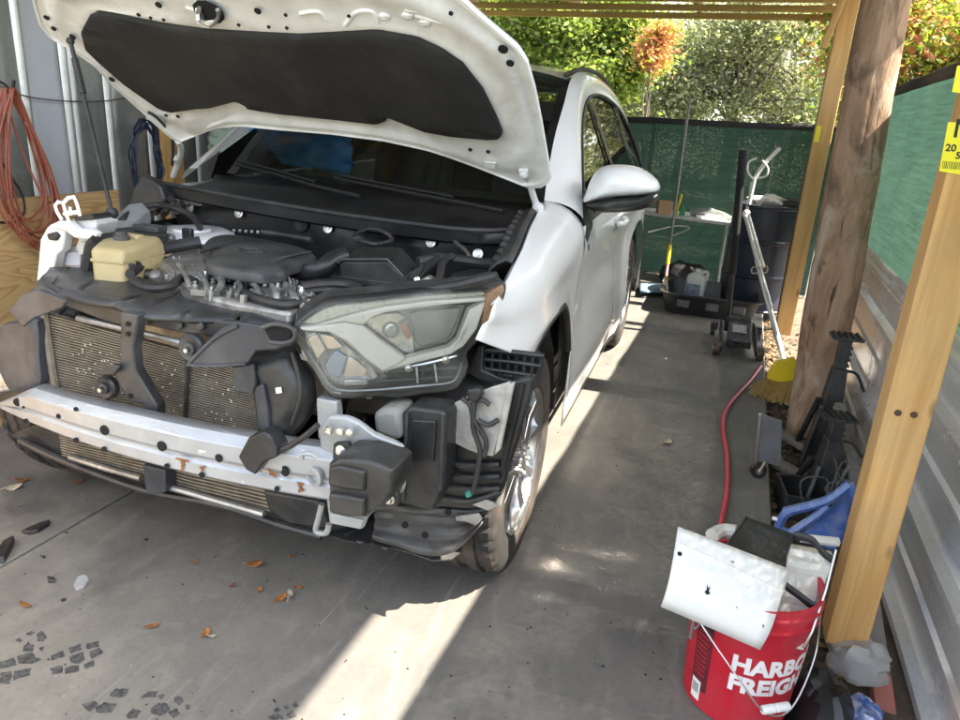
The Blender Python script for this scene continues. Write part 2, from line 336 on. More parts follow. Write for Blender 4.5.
# ================================================================== POSTS
def board(name, p0, p1, a, b_, m, roll=0., parent=None, bevel=.003):
    p0 = V(p0); p1 = V(p1); L = (p1-p0).length
    o = MB().box((0, 0, L/2), (a, b_, L)).build(name, m, parent, bevel=bevel)
    o.location = p0; o.rotation_euler = (aim(p1-p0).to_4x4() @ Mx.Rotation(roll, 4, 'Z')).to_euler(); return o
post = empty('wooden_post', (.465, 1.955, 0), label='yellow square lumber post nearest the camera with a yellow price tag', cat='post')
MB().box((0, 0, 1.255), (.104, .098, 2.39)).build('timber', MLUM, post, bevel=.004)
kn = MB()
for x, z in ((828+.1, 0),): pass
for px, py in ((898, 413), (914, 415), (836, 647), (848, 650)):
    p = gy(px, py, 1.905)-post.location; kn.lathe([(.009, -.002), (.0085, .0012)], (p.x, -.0492, p.z), aim((0, -1, 0)), 10)
kn.build('knot', pm('wood knot', (.07, .035, .018), .7), post)
tg = MB(); c = [gy(x, y, 1.905)-post.location for x, y in ((948, 122), (985, 124), (976, 178), (939, 171))]
tgp = empty('price_tag', tuple(post.location), label='yellow stapled lumber tag with black print and barcode on the near post', cat='tag')
c = [V((p.x, -.0505, p.z)) for p in c]; tg.prism(c, (0, -.0006, 0)).build('tag_sheet', MYEL, tgp)
ux = (c[1]-c[0]).normalized(); uz = (c[0]-c[3]).normalized(); Tm = Mx(((ux.x, uz.x, 0, c[3].x), (0, 0, -1, -.0513), (ux.z, uz.z, 0, c[3].z), (0, 0, 0, 1)))
def tagtxt(s, x, y, sz): text('print', s, sz, MBLKP, tgp, Tm @ Mx.Translation((x, y, 0)), .0006, depth=.0002)
hh = (c[0]-c[3]).length; tagtxt('N', .012, hh*.60, .055); tagtxt('20', .004, hh*.38, .021); tagtxt('5', .026, hh*.24, .020)
bc = MB()
for i in range(16):
    x = .004+i*.0032; q = [Tm @ V((x, .006, 0)), Tm @ V((x+rnd(.0008, .0022), .006, 0)), Tm @ V((x+.0014, .022, 0)), Tm @ V((x, .022, 0))]; bc.add(q, [(0, 1, 2, 3)])
bc.build('barcode', MBLKP, tgp, smooth=0)
t2 = empty('staple_tag', tuple(post.location), label='torn yellow label remnant stapled high on the near post', cat='tag')
MB().prism([V(((gy(x, y, 1.905)-post.location).x, -.0505, (gy(x, y, 1.905)-post.location).z)) for x, y in ((957, 66), (985, 60), (985, 96), (952, 92))], (0, -.0006, 0)).build('tag_sheet', MYEL, t2)
post2 = empty('wooden_post', (.41, 5.35, 0), label='yellow square lumber post far behind the log post', cat='post')
MB().box((0, 0, 1.26), (.105, .09, 2.38)).build('timber', MLUM, post2, bevel=.004)
lab = MB().prism([V((x, -.0465, z)) for x, z in ((-.05, 1.37), (-.02, 1.37), (-.02, 1.47), (-.05, 1.47))], (0, -.0006, 0)).build('sticker', MYEL, post2)
br = board('roof_brace', gy(823, 49, 5.2), gy(847, -14, 5.2), .075, .038, MLUM); tag(br, 'short yellow diagonal lumber brace hanging by the far post top', 'brace')
def log(name, base, r0, r1, h, m, label, amp=.014, seed=0, rings=34, n=30, lean=(0, 0)):
    b = MB(); L = []
    for i in range(rings+1):
        z = h*i/rings; r = r0+(r1-r0)*i/rings; ring = []
        for k in range(n):
            a = 2*PI*k/n; q = V((math.cos(a)*3.1, math.sin(a)*3.1, z*1.6+seed)); d = mnoise.noise(q)*amp+mnoise.noise(q*2.7)*amp*.45+.02*max(0, math.cos(a*1-.6+seed)-.9)
            ring.append(V(((r+d)*math.cos(a)+lean[0]*z+.008*math.sin(z*2+seed), (r+d)*math.sin(a)+lean[1]*z, z-.1)))
        L.append(ring)
    b.loops(L); o = b.build(name, m, smooth=70); o.location = base; return tag(o, label, 'post')
log('log_post', (.528, 3.88, 0), .122, .098, 2.56, MLOG, 'thick rough reddish log post with peeling bark holding the roof', .016, 3, lean=(-.045, 0))
log('log_post', (.455, 6.02, 0), .062, .056, 2.55, MLOGD, 'thin dark log post behind the far lumber post', .008, 9, 24, 16)
# ================================================================== RIGHT FENCE
FX = .68
clad = empty('metal_cladding', (FX, 2.3, -.1), label='low galvanised ribbed metal sheeting along the right side', cat='metal fence')
b = MB(); prof = [(0, 0)]; z = 0
zs = [.0, .035, .05, .075, .09, .2, .215, .23, .245, .36, .375, .40, .415, .53, .545, .56, .575, .69, .705, .73, .745, .86, .875, .89, .905, .95]
dx = [0, 0, .030, .030, 0, 0, .010, .010, 0, 0, .030, .030, 0, 0, .010, .010, 0, 0, .030, .030, 0, 0, .010, .010, 0, 0]
for j in range(41):
    yy = -2.6+5.25*j/40; row = []
    for zz, d in zip(zs, dx):
        wv = .012*mnoise.noise(V((yy*.9, zz*2.2, 1)))+.004*mnoise.noise(V((yy*3, zz*5, 7)))
        top = (zz/.95)**3; cr = max(0, (j-36)/4)
        row.append(V((-d+wv-cr*top*.10+.03*cr*mnoise.noise(V((yy*6, zz*6, 2))), yy-cr*(1-zz)*.0+cr*.05*math.sin(zz*9), zz+.02*mnoise.noise(V((yy*.6, 5, 2)))*(zz/.95))))
    b.v += [tuple(p) for p in row]
nz = len(zs); b.f = [(j*nz+k, j*nz+k+1, (j+1)*nz+k+1, (j+1)*nz+k) for j in range(40) for k in range(nz-1)]
b.build('ribbed_sheet', MGAL, clad, solid=.0012, smooth=12)
sc = MB()
for zz in (.06, .39, .72):
    for j in range(9): sc.lathe([(.006, 0), (.006, .004), (.003, .006)], (-.02, -2.2+.6*j, zz), aim((-1, 0, 0)), 6)
sc.build('screw', pm('zinc screw', (.35, .35, .34), .4, .8), clad)
def screen(name, p0, p1, z0, z1a, z1b, nrm, label, nx=60, seed=0, sag=.03, bays=4):
    p0 = V(p0); p1 = V(p1); base = (p0+p1)/2; o = empty(name, tuple(base), label=label, cat='privacy screen')
    nv = V(nrm); b = MB(); hb = MB(); nz = 16; rows = []; hrow = []
    for i in range(nx+1):
        t = i/nx; q = p0.lerp(p1, t)-base; s = math.sin(PI*((t*bays) % 1)); top = z1a+(z1b-z1a)*t-sag*s
        def dsp(z): return nv*(.016*mnoise.noise(V((t*9+seed, z*1.3, seed)))+.007*mnoise.noise(V((t*34, z*3., seed)))+.012*s*(1-abs(z-.9)))
        rows.append([q+V((0, 0, z0+(top-.05-z0)*k/nz))+dsp(z0+(top-z0)*k/nz) for k in range(nz+1)])
        hrow.append([q+V((0, 0, top-.055))+dsp(top)*1.0+nv*.004, q+V((0, 0, top-.028))+dsp(top)+nv*(.007+.004*mnoise.noise(V((t*40, 1, seed)))), q+V((0, 0, top+.008*mnoise.noise(V((t*22, 3, seed)))))+dsp(top)+nv*.003])
    b.grid(rows); hb.grid(hrow)
    b.build('mesh_fabric', MSCR, o, smooth=80); hb.build('hem', MHEM, o, solid=.004, smooth=80)
    ps = MB()
    for i in range(bays+1):
        q = p0.lerp(p1, i/bays)-base-nv*.045; ps = MB(); ps.cyl(q+V((0, 0, -.1)), q+V((0, 0, z1a+(z1b-z1a)*i/bays-.02)), .022, 10); ps.build('fence_post', MGAL, o)
    return o
screen('privacy_screen', (FX+.03, -2.4, 0), (FX+.03, 7.43, 0), .55, 1.765, 1.69, (-1, 0, 0), 'green mesh privacy screen above the metal sheeting on the right', 130, 4, .012, 1)
screen('privacy_screen', (-4.2, 7.46, 0), (FX+.02, 7.46, 0), -.05, 1.44, 1.52, (0, -1, 0), 'green mesh privacy screen across the back of the carport', 80, 11, .008, 3)
# ================================================================== LEFT WALL
WX = -2.92
wall = empty('metal_wall', (WX, 3., 0), label='grey sheet metal wall with vertical ribs on the left', cat='wall')
edges = [-.6, .2, .75, 1.2, 1.62, 2.0, 2.37, 2.575, 2.80, 3.05, 3.4, 3.9, 4.6, 5.4, 6.4, 7.4]
for i in range(len(edges)-1):
    y0, y1 = edges[i]-3., edges[i+1]-3.
    p = MB(); p.grid([[V((.006*mnoise.noise(V((y*3, z, i))), y, z)) for y in [y0+(y1-y0)*k/4 for k in range(5)]] for z in [-.1+2.7*j/10 for j in range(11)]])
    p.build('wall_panel', MPAINTW if i in (6, 3) else MGALW, wall, solid=.002)
rb = None
for y in edges[1:-1]+[2.61]:
    if rb is None: rb = MB().prism([V((0.003, -.02, -.1)), V((.003, .02, -.1)), V((.016, .012, -.1)), V((.02, .0, -.1)), V((.016, -.012, -.1))], (0, 0, 2.7)).build('rib', galv('bright rib', (.62, .63, .62), .35, (1, 1, .1), .7, .2), wall, smooth=50); o = rb
    else: o = clone(rb, parent=wall)
    o.location = (0, y-3., 0)
ply = MB().box((0, 0, 0), (.018, 2.9, 1.0)).build('plywood_sheet', MPLY, bevel=.002); ply.location = (-2.865, 1.29, .455); ply.rotation_euler = (0, .02, 0)
tag(ply, 'swirly grained plywood sheet leaning against the metal wall', 'plywood')
st = board('wall_stud', (-2.86, 3.13, -.02), (-2.86, 3.13, 2.5), .07, .089, MLUM); tag(st, 'bare yellow stud against the metal wall behind the hood', 'stud')
MCORD = pm('brick red cord', (.30, .085, .05), .5, var=.15); MCORDB = pm('black cord', (.015, .015, .017), .45)
co = empty('extension_cord', tuple(gx(2, 88, -2.8)), label='long brick red extension cord coiled on the left wall', cat='cord')
oc = V(co.location); b = MB()
c0 = gx(2, 88, -2.8)-oc
for i in range(11):
    p = []
    w0 = rnd(.6, 1.25); dr = rnd(.85, 1.08); ph = rnd(-.05, .05); out = rnd(0, .05)
    for k in range(22):
        a = 2*PI*k/22; s = (1-math.cos(a))/2
        p.append(V((.01+out+.012*math.sin(a*2+i), (.035+.105*s**.8*w0)*math.sin(a)+.02*s*1.5+ph*s, -.60*dr*s)))
    b.tube(spline(p, 3, True), .0045, 6, True)
b.tube(spline([c0, gx(22, 150, -2.77)-oc, gx(45, 200, -2.76)-oc, gx(55, 195, -2.76)-oc, gx(50, 180, -2.78)-oc, gx(38, 160, -2.78)-oc], 6), .0045, 6)
b.build('cord_loops', MCORD, co)
MB().tube(spline([V((-.1, 0, .03)), V((.0, 0, .02)), V((.05, 0, -.005)), V((.07, 0, .03))], 5), .006, 8).build('hook', MNAIL, co)
b = MB(); b.tube(spline([gx(-10, 80, -2.88), gx(8, 90, -2.885), gx(30, 97, -2.885), gx(65, 101, -2.885), gx(105, 101, -2.885), gx(130, 97, -2.885), gx(165, 90, -2.885)], 5), .003, 6); tag(b.build('sagging_wire', pm('brown wire', (.10, .07, .055), .5)), 'thin brown wire strung across the left metal wall', 'wire')
b = MB(); b.tube(spline([gx(-6, 150, -2.84), gx(10, 175, -2.83), gx(22, 195, -2.83), gx(24, 212, -2.83), gx(14, 222, -2.83), gx(-6, 222, -2.83)], 6), .005, 6); tag(b.build('black_cable', MCORDB), 'black cable hanging beside the red cord coil', 'cable')
b = MB(); hk = gx(136, 128, -2.78)
for i in range(6):
    P = []
    for k in range(14):
        a = 2*PI*k/14; P.append(hk+V((rnd(-.02, .02), .05+(.07+rnd(0, .03))*math.sin(a), -.16+(.17+rnd(-.02, .05))*math.cos(a))))
    b.tube(spline(P, 3, True), .005, 5, True)
tag(b.build('cable_bundle', pm('dark blue cable', (.015, .022, .05), .45)), 'tangled black and navy cable bundle hanging on the wall stud', 'cable')
# ================================================================== TREES AND YARD
def tree(name, base, h, crown, leaves, size, m, label, trunk_r=.14, clump=.5, seed=1, drop=0., lean=(0, 0), group=None):
    rg = random.Random(seed); o = empty(name, base, label=label, cat='tree', group=group)
    tb = MB(); top = V((lean[0]*h, lean[1]*h, h*.72)); path = [V((0, 0, -.2)), V((lean[0]*h*.3+rg.uniform(-.1, .1), rg.uniform(-.1, .1), h*.25)), V((lean[0]*h*.6, lean[1]*h*.6, h*.5)), top]
    sp = spline(path, 5); tb.tube(sp, [trunk_r*(1-.75*i/(len(sp)-1)) for i in range(len(sp))], 9)
    cl = []
    for (cx, cy, cz_, rx, ry, rz, n) in crown:
        for _ in range(n):
            while True:
                q = V((rg.uniform(-1, 1), rg.uniform(-1, 1), rg.uniform(-1, 1)))
                if .25 < q.length < 1: break
            cl.append(V((cx+q.x*rx, cy+q.y*ry, cz_+q.z*rz)))
    for i, c in enumerate(cl):
        if i % 2 == 0:
            s = sp[min(len(sp)-1, int(len(sp)*rg.uniform(.4, 1)))]; md = s.lerp(c, .5)+V((rg.uniform(-.15, .15), rg.uniform(-.15, .15), .12*(c-s).length)); q = spline([s, md, c], 4)
            tb.tube(q, [trunk_r*.28*(1-.85*k/(len(q)-1)) for k in range(len(q))], 5)
    tb.build('trunk', MTRUNK, o, smooth=60)
    L = MB(); per = max(1, leaves//len(cl))
    for c in cl:
        r = clump*rg.uniform(.55, 1.25)
        for _ in range(per):
            d = V((rg.gauss(0, 1), rg.gauss(0, 1), rg.gauss(0, .75))); d = d*(r*.42); p = c+d; p.z -= drop*d.length
            s = size*rg.uniform(.6, 1.3); a = V((rg.gauss(0, 1), rg.gauss(0, 1), rg.gauss(-.3, .8))).normalized(); nn = V((rg.gauss(0, .6), rg.gauss(0, .6), 1)); x = a.cross(nn).normalized()*s*.36
            k = len(L.v); e = p+a*s; mid = p+a*s*.45-nn.normalized()*s*.08
            L.v += [tuple(p), tuple(mid+x), tuple(e), tuple(mid-x)]; L.f.append((k, k+1, k+2, k+3))
    me = bpy.data.meshes.new('crown'); me.from_pydata(L.v, [], L.f); me.update(); me.materials.append(m); c = bpy.data.objects.new('crown', me); COL.objects.link(c); c.parent = o
    return o
LG = leaf_mat('bright leaves', [(0., (.07, .12, .03)), (.45, (.15, .21, .05)), (.8, (.26, .31, .085)), (1., (.38, .37, .14))], .5)
LO = leaf_mat('oak leaves', [(0., (.10, .115, .07)), (.5, (.22, .235, .155)), (1., (.38, .385, .29))], .5)
LR = leaf_mat('red leaves', [(0., (.10, .16, .025)), (.68, (.24, .27, .05)), (.78, (.38, .18, .09)), (1., (.48, .17, .13))], .5)
LD = leaf_mat('dark leaves', [(0., (.025, .045, .012)), (.6, (.06, .085, .02)), (1., (.12, .14, .035))], .35)
def at(px, py, Y): return gy(px, py, Y)
def tr_at(px, Y, py_c, rx, rz, n, h, leaves, size, m, label, cl=.5, seed=1, name='broadleaf_tree', ex=(), tr=.12, ry=1.4):
    p = at(px, py_c, Y); base = (p.x, Y, -.1)
    return tree(name, base, h, [(0, 0, p.z, rx, ry, rz, n)]+list(ex), leaves, size, m, label, tr, cl, seed)
LRR = leaf_mat('rust red leaves', [(0., (.14, .19, .03)), (.35, (.26, .22, .05)), (.5, (.42, .16, .08)), (1., (.50, .18, .13))], .5)
tr_at(560, 11.5, 45, 1.35, 1.15, 40, 3.6, 30000, .085, LG, 'sunlit lime green tree rising above the car roof', .62, 3, ex=[(1.0, .5, 2.5, .8, .8, .7, 12)])
tr_at(505, 13, 30, 1.7, 1.3, 40, 3.8, 22000, .10, LG, 'lime green tree half hidden behind the raised hood', .6, 13)
tr_at(657, 10.6, 30, .15, .30, 8, 2.7, 2600, .06, LRR, 'slim tree with reddening leaves between the lime tree and grey oak', .28, 23, tr=.05, ry=.6)
tr_at(745, 17, 48, 2.1, 1.6, 60, 4.6, 36000, .085, LO, 'wide grey green oak behind the back screen', .75, 5, name='oak_tree', ex=[(-1.6, 0, 2.2, .9, 1, .7, 16), (1.7, .3, 1.9, .9, 1, .8, 18)], tr=.2)
tr_at(690, 24, 66, 3.6, 1.3, 40, 5, 16000, .14, LO, 'distant grey green oak mass left of the utility pole', .9, 15, name='oak_tree')
tr_at(850, 22, 40, 3.4, 2.3, 44, 6, 18000, .14, LO, 'dusky oak behind the log posts', .9, 25, name='oak_tree')
tr_at(935, 8.6, 25, .95, .75, 34, 2.9, 18000, .07, LR, 'reddish and yellow leaved tree above the right screen', .42, 7, tr=.07, ry=.9)
tr_at(925, 11.5, 60, 1.3, 1.0, 30, 3.2, 24000, .08, LG, 'yellow green bushy tree low above the right screen', .55, 17)
tr_at(560, 30, 70, 6, 2.4, 60, 6, 16000, .2, LO, 'pale distant tree behind the lime trees', 1.1, 27)
tree('broadleaf_tree', (7.5, 4.2, -.1), 4.4, [(0, 0, 2.6, 1.7, 2., 1.5, 50)], 9000, .17, LG, 'green tree standing in the yard to the right of the fence', .13, .7, 33)
tree('broadleaf_tree', (6.2, 9.5, -.1), 4., [(0, 0, 2.5, 1.2, 1.2, 1.2, 26)], 5000, .15, LR, 'red leaved tree in the yard beyond the right screen', .09, .55, 43)
tree('broadleaf_tree', (8.5, -1.5, -.1), 5, [(0, 0, 2.8, 1.8, 2.2, 1.8, 50)], 8000, .18, LD, 'dark green tree to the right behind the photographer', .14, .7, 53)
up_ = empty('utility_pole', tuple(at(779, 117, 19)*1), label='pale utility pole leaning before the grey oak', cat='pole'); ub = V(up_.location); up_.location.z = 0; ub.z = 0
pt = at(789, 40, 19)-ub; pt.z = (at(789, 40, 19)).z; MB().cyl((0, 0, -.2), pt, .10, 10, .085).build('pole_shaft', pm('pale pole wood', (.42, .38, .30), .8, bump=.3), up_)
MB().box(pt-V((.0, 0, .12)), (.7, .07, .07), rotm(0, -.2, 0)).build('crossarm', MTRUNK, up_)
q = at(785, 55, 18.8); b = MB(); b.tube(spline([q+V((0, .2, 0)), q+V((6, 0, .5)), q+V((14, -1, 1.6))], 6), .02, 5)
tag(b.build('power_line', MBLKP), 'power line running from the utility pole to the right', 'wire')
p = at(797, 117, 22); t2_ = at(812, 60, 22); b = MB(); b.cyl((p.x, 22, -.2), t2_, .06, 8, .04); tag(b.build('bare_trunk', pm('pale pole wood', (.42, .38, .30))), 'thin pale bare trunk right of the utility pole', 'tree')
# ================================================================== CAR MATERIALS
def paint():
    t = M_('white car paint'); v = t.mapping(); n = t.noise(v, 4, 6, .65, .4); f = t.noise(t.mapping((1, .4, 1.8)), 14, 5, .65)
    c = t.mix(t.math('MULTIPLY', t.ramp(n, [(.45, 0.), (.72, 1.)]), .16), (.83, .835, .84), (.66, .64, .60))
    c = t.mix(t.math('MULTIPLY', t.ramp(f, [(.56, 0.), (.75, 1.)]), .16), c, (.48, .46, .42))
    t.set(col=c, rough=t.math('ADD', t.math('MULTIPLY', f, .16), .24), coat=.8, crough=.06, spec=.5); t.bump(t.noise(v, 2.2, 2), .03, .02); return t.m
MPT = paint()
MPD = pm('dusty white primer', (.62, .62, .61), .5, var=.08, dirt=(.33, .30, .26), damt=.55, dscale=7, bump=.06, bscale=90)
MHOODU = pm('hood underside white', (.80, .80, .79), .45, var=.05, dirt=(.36, .33, .28), damt=.5, dscale=5, bump=.05, bscale=120, coat=.2)
MBP = pm('black plastic', (.014, .0145, .016), .40, var=.35, scale=9, dirt=(.11, .106, .098), damt=.38, dscale=5, bump=.12, bscale=160)
MBK = pm('clean black plastic', (.010, .0105, .012), .36, var=.3, scale=9, dirt=(.06, .058, .055), damt=.4, dscale=4, bump=.08, bscale=160)
MBG = pm('grey black plastic', (.026, .027, .030), .42, var=.45, scale=7, dirt=(.15, .145, .138), damt=.48, dscale=4, bump=.15, bscale=130)
MBB = pm('blue grey flap plastic', (.032, .036, .046), .36, var=.35, scale=6, dirt=(.14, .145, .16), damt=.42, dscale=5, bump=.12, bscale=120)
MFELT = pm('black hood liner felt', (.013, .012, .011), .9, var=.3, scale=5, dirt=(.06, .055, .048), damt=.35, dscale=3, bump=.4, bscale=260)
MALU = pm('cast aluminium', (.42, .41, .39), .45, .75, var=.3, scale=14, dirt=(.10, .09, .08), damt=.8, dscale=9, bump=.3, bscale=70)
MSTL = pm('bolt steel', (.62, .61, .58), .3, .9)
MBEAM = pm('brushed beam aluminium', (.40, .415, .44), .38, .45, var=.10, scale=5, dirt=(.30, .305, .31), damt=.7, dscale=9, scr=.5, bump=.05)
MPLT = pm('zinc bracket paint', (.36, .38, .395), .45, .25, var=.1, scale=6, dirt=(.26, .25, .23), damt=.6, dscale=8)
MRUB = pm('rubber hose', (.016, .016, .017), .55, var=.3, dirt=(.08, .075, .07), damt=.5, dscale=8)
MTYRE = pm('tyre rubber', (.022, .021, .020), .78, var=.2, scale=12, dirt=(.13, .095, .07), damt=.75, dscale=4, bump=.1, bscale=90)
MRIM = pm('machined wheel alloy', (.62, .62, .63), .19, .95, var=.05, dirt=(.16, .13, .10), damt=.35, dscale=8)
MRIMB = pm('black wheel pocket', (.02, .02, .022), .35, .2, var=.2, dirt=(.12, .09, .07), damt=.5)
MDISC = pm('brake disc iron', (.25, .22, .20), .45, .9, dirt=(.20, .10, .05), damt=.6)
MAMB = pm('amber marker', (.46, .25, .12), .25, var=.3, coat=.6)
MBEZ = pm('silver headlight bezel', (.72, .715, .69), .30, .1, var=.06, dirt=(.72, .69, .61), damt=.4, dscale=4)
MREFL = pm('headlight reflector', (.62, .66, .72), .12, .95, var=.15, scale=20)
MTANK = pm('aged yellow tank plastic', (.52, .42, .22), .5, var=.16, scale=5, dirt=(.30, .20, .08), damt=.6, dscale=5, sss=.15)
MCOOL = pm('pink coolant', (.60, .16, .10), .35, var=.25, scale=7)
MHOLE = pm('dark hole', (.006, .006, .006), .9, var=0)
MRUST = pm('rust', (.24, .10, .04), .9, var=.4, scale=40)
MSTK = pm('white sticker', (.8, .8, .78), .5, var=.03)
MLIN = pm('dusty grey wheel liner', (.42, .40, .36), .75, var=.15, scale=10, dirt=(.14, .125, .11), damt=.8, dscale=9, bump=.3)
def glass(name, tint, refl=.10, dark=.35, rough=.02):
    t = M_(name); tp = t.new('ShaderNodeBsdfTransparent', i={0: (*tint, 1)}); gl = t.new('ShaderNodeBsdfGlossy', i={'Roughness': rough})
    fr = t.new('ShaderNodeFresnel', i={'IOR': 1.5}); m = t.new('ShaderNodeMixShader', i={0: t.math('MULTIPLY', t.math('ADD', fr.outputs[0], refl), 1.0), 1: tp.outputs[0], 2: gl.outputs[0]})
    t.link(m.outputs[0], t.n['Material Output'].inputs[0]); return t.m
MGW = glass('windscreen glass', (.62, .68, .65), .02); MGS = glass('tinted side glass', (.10, .12, .11), .16)
def lensmat():
    t = M_('hazed lens'); tp = t.new('ShaderNodeBsdfTransparent', i={0: (.97, .97, .95, 1)}); n = t.noise(t.mapping(), 6, 5)
    t.set(col=(.60, .585, .55), rough=.25, coat=.5); fr = t.new('ShaderNodeFresnel', i={'IOR': 1.5})
    m = t.new('ShaderNodeMixShader', i={0: t.math('ADD', t.math('MULTIPLY', fr.outputs[0], .9), t.math('MULTIPLY', t.ramp(n, [(.4, 0.), (.7, 1.)]), .12)), 1: tp.outputs[0], 2: t.b.outputs[0]})
    t.link(m.outputs[0], t.n['Material Output'].inputs[0]); return t.m
MLENS = lensmat()
# ================================================================== CAR
car = empty('suv_car', tuple(CX), CA, 'white crossover car with its hood raised and front bumper stripped off', 'car')
def part(name, b, m, parent=None, **k): return b.build(name, m, parent or car, **k)
def tr_px(l, fn, *a): return [fn(x, y, *a) for x, y in l]
def cpx(l, s, ox, oy): return [(x/s+ox, y/s+oy) for x, y in l]
def plate(name, px, u, th, m, parent=None, bevel=.004, rough=0., sub=1, **k):
    """flat moulded piece cut to an outline, standing at depth u in the car and th thick"""
    P = tr_px(px, cu, u)
    if rough: P = [p+V((rnd(-rough, rough), 0, rnd(-rough, rough))) for p in P]
    b = MB(); b.prism(P, (0, th, 0)); return part(name, b, m, parent, bevel=bevel, **k)
def pillow(name, px, u, m, prof, parent=None, bevel=0, wob=0., **k):
    """moulded bulge: the outline shrinks towards the front; prof = [(du, scale)...]"""
    P = tr_px(px, cu, u); c = sum(P, V((0, 0, 0)))/len(P); P = spline(P, 3, True); b = MB(); L = []
    for i, (d, s) in enumerate(prof): L.append([c+(p-c)*s+V((0, d+wob*mnoise.noise(p*9+V((0, i, 0))), 0)) for p in P])
    b.loops(L); return part(name, b, m, parent, bevel=bevel, smooth=50, **k)
def shelf(name, px, z, th, m, parent=None, bevel=.006, wob=0., **k):
    P = [cz(x, y, z(i) if callable(z) else z) for i, (x, y) in enumerate(px)]
    b = MB(); b.prism(P, (0, 0, -th)); return part(name, b, m, parent, bevel=bevel, **k)
def sheet_holes(name, pts, holes, th, m, parent, Mw):
    """thin sheet with real round holes; pts/holes are 2-D in the frame Mw"""
    c = bpy.data.curves.new(name, 'CURVE'); c.dimensions = '2D'; c.fill_mode = 'BOTH'; c.extrude = th/2
    def add(l):
        s = c.splines.new('POLY'); s.points.add(len(l)-1); s.use_cyclic_u = True
        for p, q in zip(s.points, l): p.co = (q[0], q[1], 0, 1)
    add(pts)
    for x, y, r in holes: add([(x+r*math.cos(a), y+r*math.sin(a)) for a in [2*PI*k/14 for k in range(14)]])
    t = bpy.data.objects.new(name, c); COL.objects.link(t); me = bpy.data.meshes.new_from_object(t.evaluated_get(bpy.context.evaluated_depsgraph_get()))
    bpy.data.objects.remove(t); bpy.data.curves.remove(c)
    me.transform(Mw); me.materials.clear(); me.materials.append(m); me.name = name
    o = bpy.data.objects.new(name, me); COL.objects.link(o); o.parent = parent; return o
# ---- body side surface: v as a function of (u, z)
WB = 2.66; ARC = (.015, .365, .468)
def side(u, z):
    v = .908 if z < 1.0 else .908-.03*(z-1.0)-.42*max(0, z-1.02)
    g = lambda a, s: math.exp(-((z-a)/s)**2)
    dz = max(0, min(1, (u-.55)/.3))*max(0, min(1, (3.0-u)/.4))
    v += .010*g(.955, .05)-.022*dz*g(.74, .13)+.010*dz*g(.44, .07)
    if z < .34: v -= (.34-z)*.22
    for cu_ in (ARC[0], WB+.02):
        r = math.hypot(u-cu_, z-ARC[1]); v += .022*max(0, 1-abs(r-.47)/.16)**1.5*(1 if z < .98 else 0)
    if u < -.02: v -= .30*(-.02-u)**1.8
    if u > 3.0: v -= .16*(u-3.0)**2
    return v
def P_side(u, z, d=0.): return V((side(u, z)+d, u, z))
def ftop(u):                          # fender / hood shut line
    t = [(-.40, .868, .965), (-.2, .852, 1.005), (0, .83, 1.035), (.25, .79, 1.068), (.45, .765, 1.092), (.60, .755, 1.12)]
    for a, b in zip(t, t[1:]):
        if u <= b[0]: k = (u-a[0])/(b[0]-a[0]); return (a[1]+(b[1]-a[1])*k, a[2]+(b[2]-a[2])*k)
    return t[-1][1:]
FLO = [(-.50, .905), (-.385, .885), (-.26, .815), (-.135, .742), (-.10, .775), (-.04, .803), (.06, .822), (.20, .826), (.30, .812), (.38, .765), (.43, .69), (.455, .60), (.464, .30), (.62, .29)]
def lerp_tab(T, u):
    for a, b in zip(T, T[1:]):
        if u <= b[0]: return a[1]+(b[1]-a[1])*(u-a[0])/(b[0]-a[0])
    return T[-1][1]
def arch_z(u, c=ARC[0]):
    d = ARC[2]**2-(u-c)**2; return ARC[1]+math.sqrt(d) if d > 0 else 0
def panel(name, u0, u1, lo, hi, m, nu=26, nz=14, d=0., parent=None, us=None, solid=.0):
    b = MB(); rows = []
    for i in range(nu+1):
        u = us[i] if us else u0+(u1-u0)*i/nu; a, c = lo(u), hi(u); rows.append([P_side(u, a+(c-a)*j/nz, d) for j in range(nz+1)])
    b.grid(rows); return part(name, b, m, parent, smooth=45, solid=solid)
belt = lambda u: 1.035+.018*max(0, u-.6)+.012*max(0, u-2.2)
# fender: front edge follows the lamp, curls over to the hood line
def fender():
    b = MB(); rows = []; us = sorted([-.385+.97*i/34 for i in range(35)]+[-.135, -.12, -.105, .44, .455, .464])
    for u in us:
        vt, zt = ftop(u)
        lo = lerp_tab(FLO, u)
        hc_ = min(.12, (zt-lo)*.6); zs = zt-hc_; row = []
        for j in range(13): z = lo+(zs-lo)*j/12; row.append(P_side(u-max(0, (-.1-u)/.285)*.070*max(0, (zt-z)/max(.01, zt-lo))**.6, z))
        v0 = side(u, zs)
        for j in range(1, 8):
            a = PI/2*j/7; z = zs+hc_*math.sin(a); row.append(V((vt+(v0-vt)*math.cos(a)**1.1, u-max(0, (-.1-u)/.285)*.070*max(0, (zt-z)/max(.01, zt-lo))**.6, z)))
        row.append(V((vt-.012, u, zt-.012)))
        rows.append(row)
    b.grid(rows); return part('fender', b, MPT, smooth=50, solid=.0016)
fender()
b = MB(); b.tube(spline([P_side(u, lerp_tab(FLO, u)-.004, -.008) for u in (-.13, -.10, -.04, .06, .2, .3, .38, .43, .452)], 4), .013, 8); part('arch_lip', b, MRUB)
